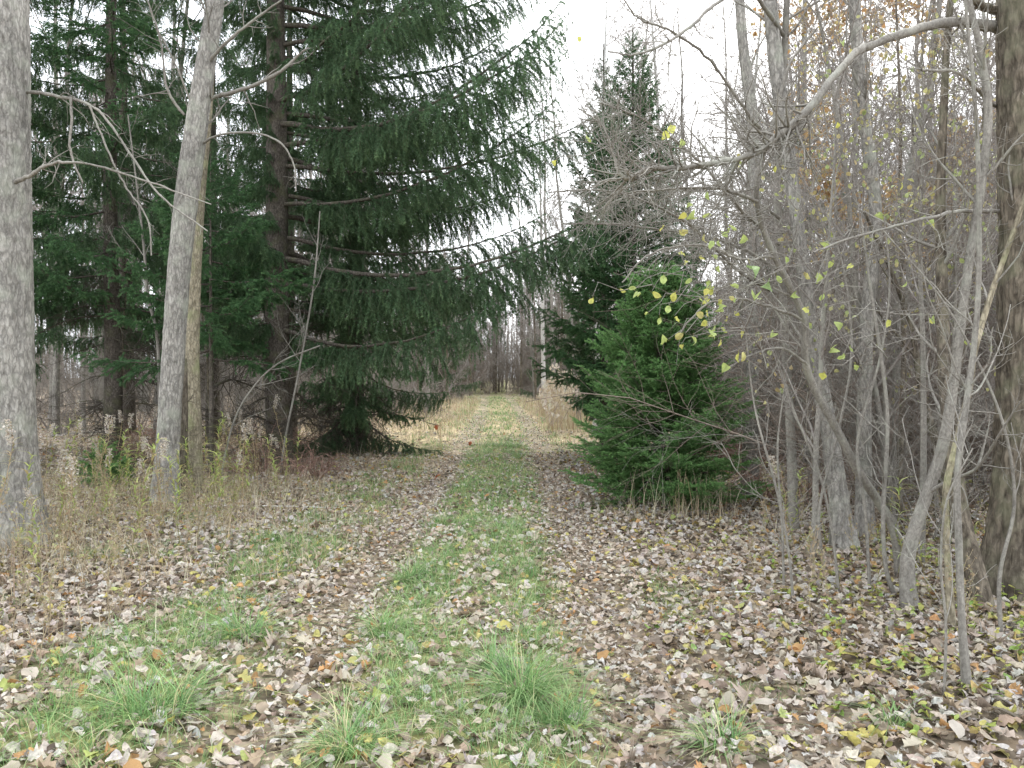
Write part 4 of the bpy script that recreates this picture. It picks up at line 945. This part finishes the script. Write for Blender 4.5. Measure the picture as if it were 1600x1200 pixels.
LV = [(1037, 437), (982, 456), (968, 457), (1055, 462), (1019, 462), (1013, 496), (1071, 414), (1082, 440), (1107, 456), (1107, 443), (1143, 450), (1128, 473), (1149, 470), (1147, 492), (1137, 500), (1106, 508), (1094, 494), (1083, 530), (1066, 544), (1044, 538), (1108, 529), (1158, 521), (1167, 553), (1153, 556), (1137, 577), (1208, 527), (1170, 381), (1139, 362), (1122, 380), (1115, 380), (1172, 417), (1195, 444), (1064, 371), (1114, 404), (1035, 358), (1075, 320), (1113, 343), (1082, 347), (1063, 368), (1048, 200), (1045, 212), (918, 215), (902, 63), (868, 257), (1155, 250), (1103, 305), (1138, 360), (1258, 485), (1298, 548), (1265, 510), (1319, 510), (1327, 545), (1287, 587), (1333, 419), (1287, 440), (1254, 432), (1240, 462), (1454, 502), (1460, 506), (1504, 542), (1344, 577), (1392, 506), (1292, 392), (1275, 392), (1222, 265), (1253, 180), (1310, 197), (1315, 70), (1333, 83), (1428, 327), (1380, 337), (1450, 353), (1487, 115), (1205, 410), (1120, 420), (1090, 470), (1060, 400), (1125, 520), (1180, 470), (1230, 405), (1030, 500)]
g = np.random.default_rng(77)
LV += [(int(a + g.normal(0, 26)), int(b_ + g.normal(0, 22))) for a, b_ in LV if g.uniform() < .45 and (a, b_) not in ((1172, 417), (1195, 444)) and a > 950]
lvl = []
for k in range(10):
    q = Geo(); c = pick(g, [(.58, .58, .14), (.46, .54, .18), (.56, .50, .18), (.46, .34, .16)], [5, 5, 2, 1], 1)
    leaves(q, 'oval' if k % 3 else 'poplar', np.array([[0, .5, 0]]), np.zeros(1), np.zeros(1), np.zeros(1), np.ones(1), c, 1.9, g=g)
    tubes(q, np.array([[0, 0, 0], [.02, -.15, .04], [0, -.35, .10]]), np.array([.02, .016, .014]), 3, (.4, .35, .1))
    lvl.append(q.mesh('leaf', M['green']))
q = Geo(); leaves(q, 'poplar', np.array([[0, .5, 0]]), np.zeros(1), np.zeros(1), np.zeros(1), np.ones(1), np.array([[.30, .42, .16]]), 1.3, g=g)
tubes(q, np.array([[0, 0, 0], [.02, -.15, .04], [0, -.35, .10]]), np.array([.02, .016, .014]), 3, (.4, .35, .1)); big_leaf = q.mesh('leaf', M['green'])
for k, (px, py) in enumerate(LV):
    Y = 5.25 + g.uniform(-.25, .25) + (.4 if px > 1200 else 0)
    p = at(px, py - 5, Y) - sb
    o = link('leaf', big_leaf if (px, py) in ((1172, 417), (1195, 444)) else lvl[int(g.integers(0, 10))], sap)
    o.location = tuple(p); s = .105 if (px, py) in ((1172, 417), (1195, 444)) else g.uniform(.042, .072)
    o.scale = (s, s, s); o.rotation_euler = (R_(-70 + g.normal(0, 34)), g.normal(0, .8), g.uniform(-3.1, 3.1))
q = Geo(); st = np.array([at(px, py - 8, 5.25) for px, py in LV]) - sb; n = len(st)     # the twigs those leaves hang from
P = np.stack([st + np.array([.0, 0, .0]), st + g.normal(0, .03, (n, 3)) + np.array([.05, 0, .05]), st + g.normal(0, .05, (n, 3)) + np.array([.14, 0, .09]), st + g.normal(0, .08, (n, 3)) + np.array([.28, .02, .10])], 1)
tubes(q, P, np.tile(np.linspace(.0016, .0032, 4), (n, 1)), 4)
tag(q.build('twigs', M['smooth'], sap), kind='stuff')

# -- tree that keeps its orange brown leaves
def leafy(px, py, Y, H, label, seed, n, box, cols, size, r0=.07, drop=0):
    g = np.random.default_rng(seed); x = (px - 800) / FP * Y
    lib_ = bare_lib(H, r0, seed, .2, 14, 90, 500, 500, mat='smooth'); root = make_tree('bare_tree' if not n else 'leafy_tree', lib_, (x, Y, float(gz(x, Y)) - .05), 0, 1, label, 'tree')
    q = Geo(); v = np.empty(len(lib_[1].vertices) * 3, np.float32); lib_[1].vertices.foreach_get('co', v); v = v.reshape(-1, 3)
    cand = v[(v[:, 2] > box[0]) & (v[:, 2] < box[1])]
    cl = cand[g.choice(len(cand), 40)]; i = g.choice(len(cand), n * 6); c2 = cand[i]
    dmin = np.min(np.linalg.norm(c2[:, None] - cl[None], axis=2), axis=1); c2 = c2[dmin < .55][:n]; n = len(c2)
    leaves(q, 'mid', c2 + g.normal(0, .04, (n, 3)), g.uniform(0, 6.28, n), g.normal(1.0, .5, n), g.normal(0, .6, n), g.uniform(size * .6, size * 1.2, n), pick(g, cols, [1] * len(cols), n, .2), 1, g=g)
    tag(q.build('leaves', M['green'], root), kind='stuff')
OR = [(.44, .27, .12), (.50, .34, .16), (.36, .23, .12), (.50, .41, .18)]
leafy(1330, 0, 11.5, 8.5, 'young tree still holding orange brown leaves behind the arching limb', 401, 2600, (3.2, 8), OR, .075)
leafy(1450, 0, 13.5, 9.5, 'second tree with rusty leaves deeper in the right woods', 402, 2600, (3, 9), OR, .075)
leafy(1260, 0, 14.5, 8.0, 'thin tree with sparse yellow brown leaves right of the narrow spruce', 403, 900, (2.5, 8), OR + [(.55, .50, .16)], .07)
YL = [(.50, .48, .20), (.38, .43, .17), (.44, .36, .18)]
leafy(1390, 0, 8.6, 5.0, 'small understory tree flecked with yellow leaves in the thicket', 404, 300, (1.2, 5), YL, .05, .03)
leafy(1270, 0, 7.0, 4.6, 'spindly tree flecked with yellow green leaves beside the flared trunk', 406, 260, (1.0, 4.6), YL, .05, .03)
leafy(1440, 0, 6.6, 4.6, 'spindly tree flecked with yellow leaves in the middle of the clump', 407, 260, (.8, 4.6), YL, .05, .03)
leafy(1560, 0, 10.5, 6.0, 'yellow flecked tree behind the massive right trunk', 408, 500, (1.0, 6), YL, .06, .03)
leafy(1500, 0, 7.6, 5.0, 'flecked understory tree close to the big right trunk', 405, 280, (1.5, 5), YL, .055, .03)

# ================================================================== weeds, sticks
def goldenrod(seed, H):
    g = np.random.default_rng(seed); q = Geo(); K = 9; t = np.linspace(0, 1, K)
    P = np.stack([np.cumsum(g.normal(0, .02, K)) * H, np.cumsum(g.normal(0, .02, K)) * H, t * H], -1); P -= P[0]; P[-2:, 0] += [.01, .04]
    tubes(q, P, np.linspace(.0042, .002, K), 5, (.42, .32, .20))
    n = int(46 * H); tt = g.uniform(.12, .92, n) * (K - 1); i = tt.astype(int); f = (tt - i)[:, None]; p = P[i] * (1 - f) + P[i + 1] * f
    blades(q, p, g.uniform(0, 6.28, n), g.uniform(.04, .09, n), g.uniform(1.2, 2.6, n), g.uniform(.005, .011, n), pick(g, [(.40, .30, .18), (.50, .42, .26), (.34, .34, .14), (.28, .2, .12)], [3, 3, 2, 2], n), 4, g=g)
    m = 150; a = g.uniform(0, 1, m); p = np.stack([P[-1, 0] + g.normal(0, .016, m) + .03 * a, P[-1, 1] + g.normal(0, .016, m), H - .16 + .2 * a], -1)
    leaves(q, 'low', p, g.uniform(0, 6.28, m), g.normal(0, 1, m), g.normal(0, 1, m), g.uniform(.012, .026, m), pick(g, [(.62, .56, .48), (.50, .42, .32)], [2, 1], m), .6, g=g)
    return q.mesh('goldenrod_stalk', [M['straw']])
def leafweed(seed, H):
    g = np.random.default_rng(seed); q = Geo(); K = 7; t = np.linspace(0, 1, K)
    P = np.stack([np.cumsum(g.normal(0, .03, K)) * H, np.cumsum(g.normal(0, .03, K)) * H, t * H], -1); P -= P[0]
    tubes(q, P, np.linspace(.0035, .0018, K), 4, (.30, .28, .12))
    n = int(38 * H); tt = g.uniform(.15, 1, n) * (K - 1.001); i = tt.astype(int); f = (tt - i)[:, None]; p = P[i] * (1 - f) + P[i + 1] * f
    blades(q, p, g.uniform(0, 6.28, n), g.uniform(.07, .13, n), g.uniform(1.0, 2.2, n), g.uniform(.010, .018, n), pick(g, [(.34, .42, .12), (.44, .46, .16), (.42, .34, .16)], [4, 3, 2], n), 4, g=g)
    return q.mesh('leafy_weed', [M['green']])
def thin_weed(seed, H):
    g = np.random.default_rng(seed); q = Geo(); K = 6; t = np.linspace(0, 1, K)
    P = np.stack([np.cumsum(g.normal(0, .04, K)) * H, np.cumsum(g.normal(0, .04, K)) * H, t * H], -1); P -= P[0]; R = np.linspace(.003, .0015, K)
    tubes(q, P, R, 4, (.42, .34, .22)); P2, R2, _ = grow(P, R, 22, .05, .2, (25, 55), 4, .1, .1, .7, (.3, 1), rg=g, rmin=.001); tubes(q, P2, R2, 3, (.46, .38, .26))
    m = 60; e = P2[g.integers(0, 22, m), g.integers(1, 4, m)]; leaves(q, 'low', e, g.uniform(0, 6.28, m), g.normal(0, 1, m), g.normal(0, 1, m), g.uniform(.01, .028, m), pick(g, [(.48, .38, .24), (.38, .29, .18), (.40, .40, .20)], [1, 1, 1], m), .8, g=g)
    return q.mesh('brown_weed', [M['straw']])
GR = [goldenrod(500 + i, h) for i, h in enumerate((.95, .75, 1.1, .85))]
LW = [leafweed(510 + i, h) for i, h in enumerate((.8, .6, .95))]
TW = [thin_weed(520 + i, h) for i, h in enumerate((.6, .45, .75, .35))]
def strew(lib_, pts, name, cat, group, label, seed, s=(.75, 1.2)):
    g = np.random.default_rng(seed)
    for (x, y) in pts:
        o = link(name, lib_[int(g.integers(0, len(lib_)))]); k = float(g.uniform(*s)); o.location = (x, y, float(gz(x, y)) - .01); o.scale = (k, k, k)
        o.rotation_euler = (g.normal(0, .09), g.normal(0, .09), g.uniform(0, 6.28)); tag(o, relabel(label, x, y, k, *s), cat, group)
strew(GR, spots(52, -7.2, -2.9, 6.5, 13.5, 601, .22, lambda x, y: x > -2.4 - (y - 6) * .12), 'goldenrod_stalk', 'weed', 'dry goldenrod stalks on the left bank', 'dry goldenrod stalk', 1)
strew(LW, spots(90, -6.8, -2.9, 5.2, 11.5, 602, .14), 'leafy_weed', 'weed', 'yellow green weeds on the left bank', 'yellow green leafy weed', 2)
strew(TW, spots(150, -6.5, -2.4, 4.2, 9.5, 603, .13, lambda x, y: x > -2.2 - (y - 4) * .1), 'brown_weed', 'weed', 'thin brown weeds on the left bank', 'thin brown dead weed', 3)
strew(TW, spots(70, 1.9, 7, 4.2, 13, 604, .2), 'brown_weed', 'weed', 'thin brown weeds on the right floor', 'thin brown dead weed', 4)
strew(LW, spots(16, 2.4, 4.2, 4.6, 8, 605, .2), 'leafy_weed', 'weed', 'green weeds by the sapling clump', 'pale green leafy weed', 5, (.5, .9))
for (px, py, k, lb) in ((490, 705, 0, 'goldenrod stalk with a pale fluffy top before the huge spruce'), (470, 715, 1, 'yellowed hanging-leaved stalk just left of the fluffy goldenrod'), (370, 735, 2, 'fluffy topped stalk right of the leaning trunks'), (1222, 862, 3, 'cream topped goldenrod stalk on the right floor'), (163, 790, 2, 'leaning pale stalk between the left trunks'), (405, 745, 1, 'curled dry stalk in the shade edge of the spruces')):
    p = ground_at(px, py); o = link('goldenrod_stalk', GR[k]); o.location = tuple(p); o.rotation_euler = (0, .08 if px != 163 else -.35, px); tag(o, lb, 'weed')
# reddish tangle of brambles at the right, behind the young spruce
BR = [shrub_lib(h, 530 + i, 22, 150, 150, -.22) for i, h in enumerate((1.1, .8))]
for m_ in BR: m_.materials[0] = bark_mat('bramble_bark_%d' % len(m_.name), (.20, .11, .085), (.38, .26, .20), (30, 30, 12), bump=0)
strew(BR, spots(46, 3.2, 9.5, 9.5, 18, 606, .45, lambda x, y: x < 3.1 and y < 12), 'bramble', 'bramble', 'reddish brambles under the right trees', 'reddish brown bare bramble', 6, (.7, 1.2))
strew(BR, spots(20, -8, -3.0, 12.5, 20, 607, .5), 'bramble', 'bramble', 'brambles under the spruces', 'bare brown bramble', 7, (.6, 1.0))

def stick(px, py, L, ang, r, label, mat='palebark', group=None, seed=0):
    g = np.random.default_rng(seed + 900); p = ground_at(px, py); q = Geo(); K = 9; t = np.linspace(-.5, .5, K) * L
    X = t * math.cos(ang); Y = t * math.sin(ang); X = X + np.cumsum(g.normal(0, .01, K)) * L; z = gz(p[0] + X, p[1] + Y) + .035 - p[2]
    P = np.stack([X, Y, z], -1); R = np.linspace(r, r * .45, K); tubes(q, P, R, 8)
    P2, R2, _ = grow(P, R, 4, L * .1, L * .3, (25, 50), 4, .1, .05, .5, (.3, 1), rg=g, rmin=.002); tubes(q, P2, R2, 5)
    o = q.build('fallen_stick', M[mat]); o.location = tuple(p); tag(o, label, 'stick', group)
stick(468, 797, 1.0, .02, .011, 'long pale stick lying on the leaves left of the left rut')
stick(1180, 937, .55, -.05, .010, 'pale stick lying among leaves on the right floor')
stick(425, 905, .35, .7, .009, 'short grey stick on the leaves left of the track', 'smooth')
stick(690, 742, .5, .6, .012, 'dark stick beside the left rut', 'brown')
stick(1545, 1000, .8, .5, .016, 'grey branch lying at the foot of the massive right trunk', 'smooth')
stick(130, 690, 1.6, .15, .03, 'fallen branch on the shaded bank left of the leaning trunks', 'smooth')
g = np.random.default_rng(950)
for k, (x, y) in enumerate(spots(34, -7, 7, 4.5, 16, 608, .5)):
    q_px = 800 + x / y * FP; q_py = 590 + CAMZ / y * FP
    stick(q_px, q_py, float(g.uniform(.2, .7)), float(g.uniform(0, 3.1)), float(g.uniform(.003, .008)), 'small dry twig on the leaves, ' + ('near the camera, ' if y < 8 else 'farther off, ') + ('left of the track' if x < -1.3 else 'right of the track' if x > .8 else 'on the track'), 'smooth', 'small twigs on the ground', k + 20)
None and print('tris', sum(len(p.vertices) - 2 for m in bpy.data.meshes for p in m.polygons) if 0 else sum(len(m.polygons) for m in bpy.data.meshes), 'objects', len(bpy.data.objects))
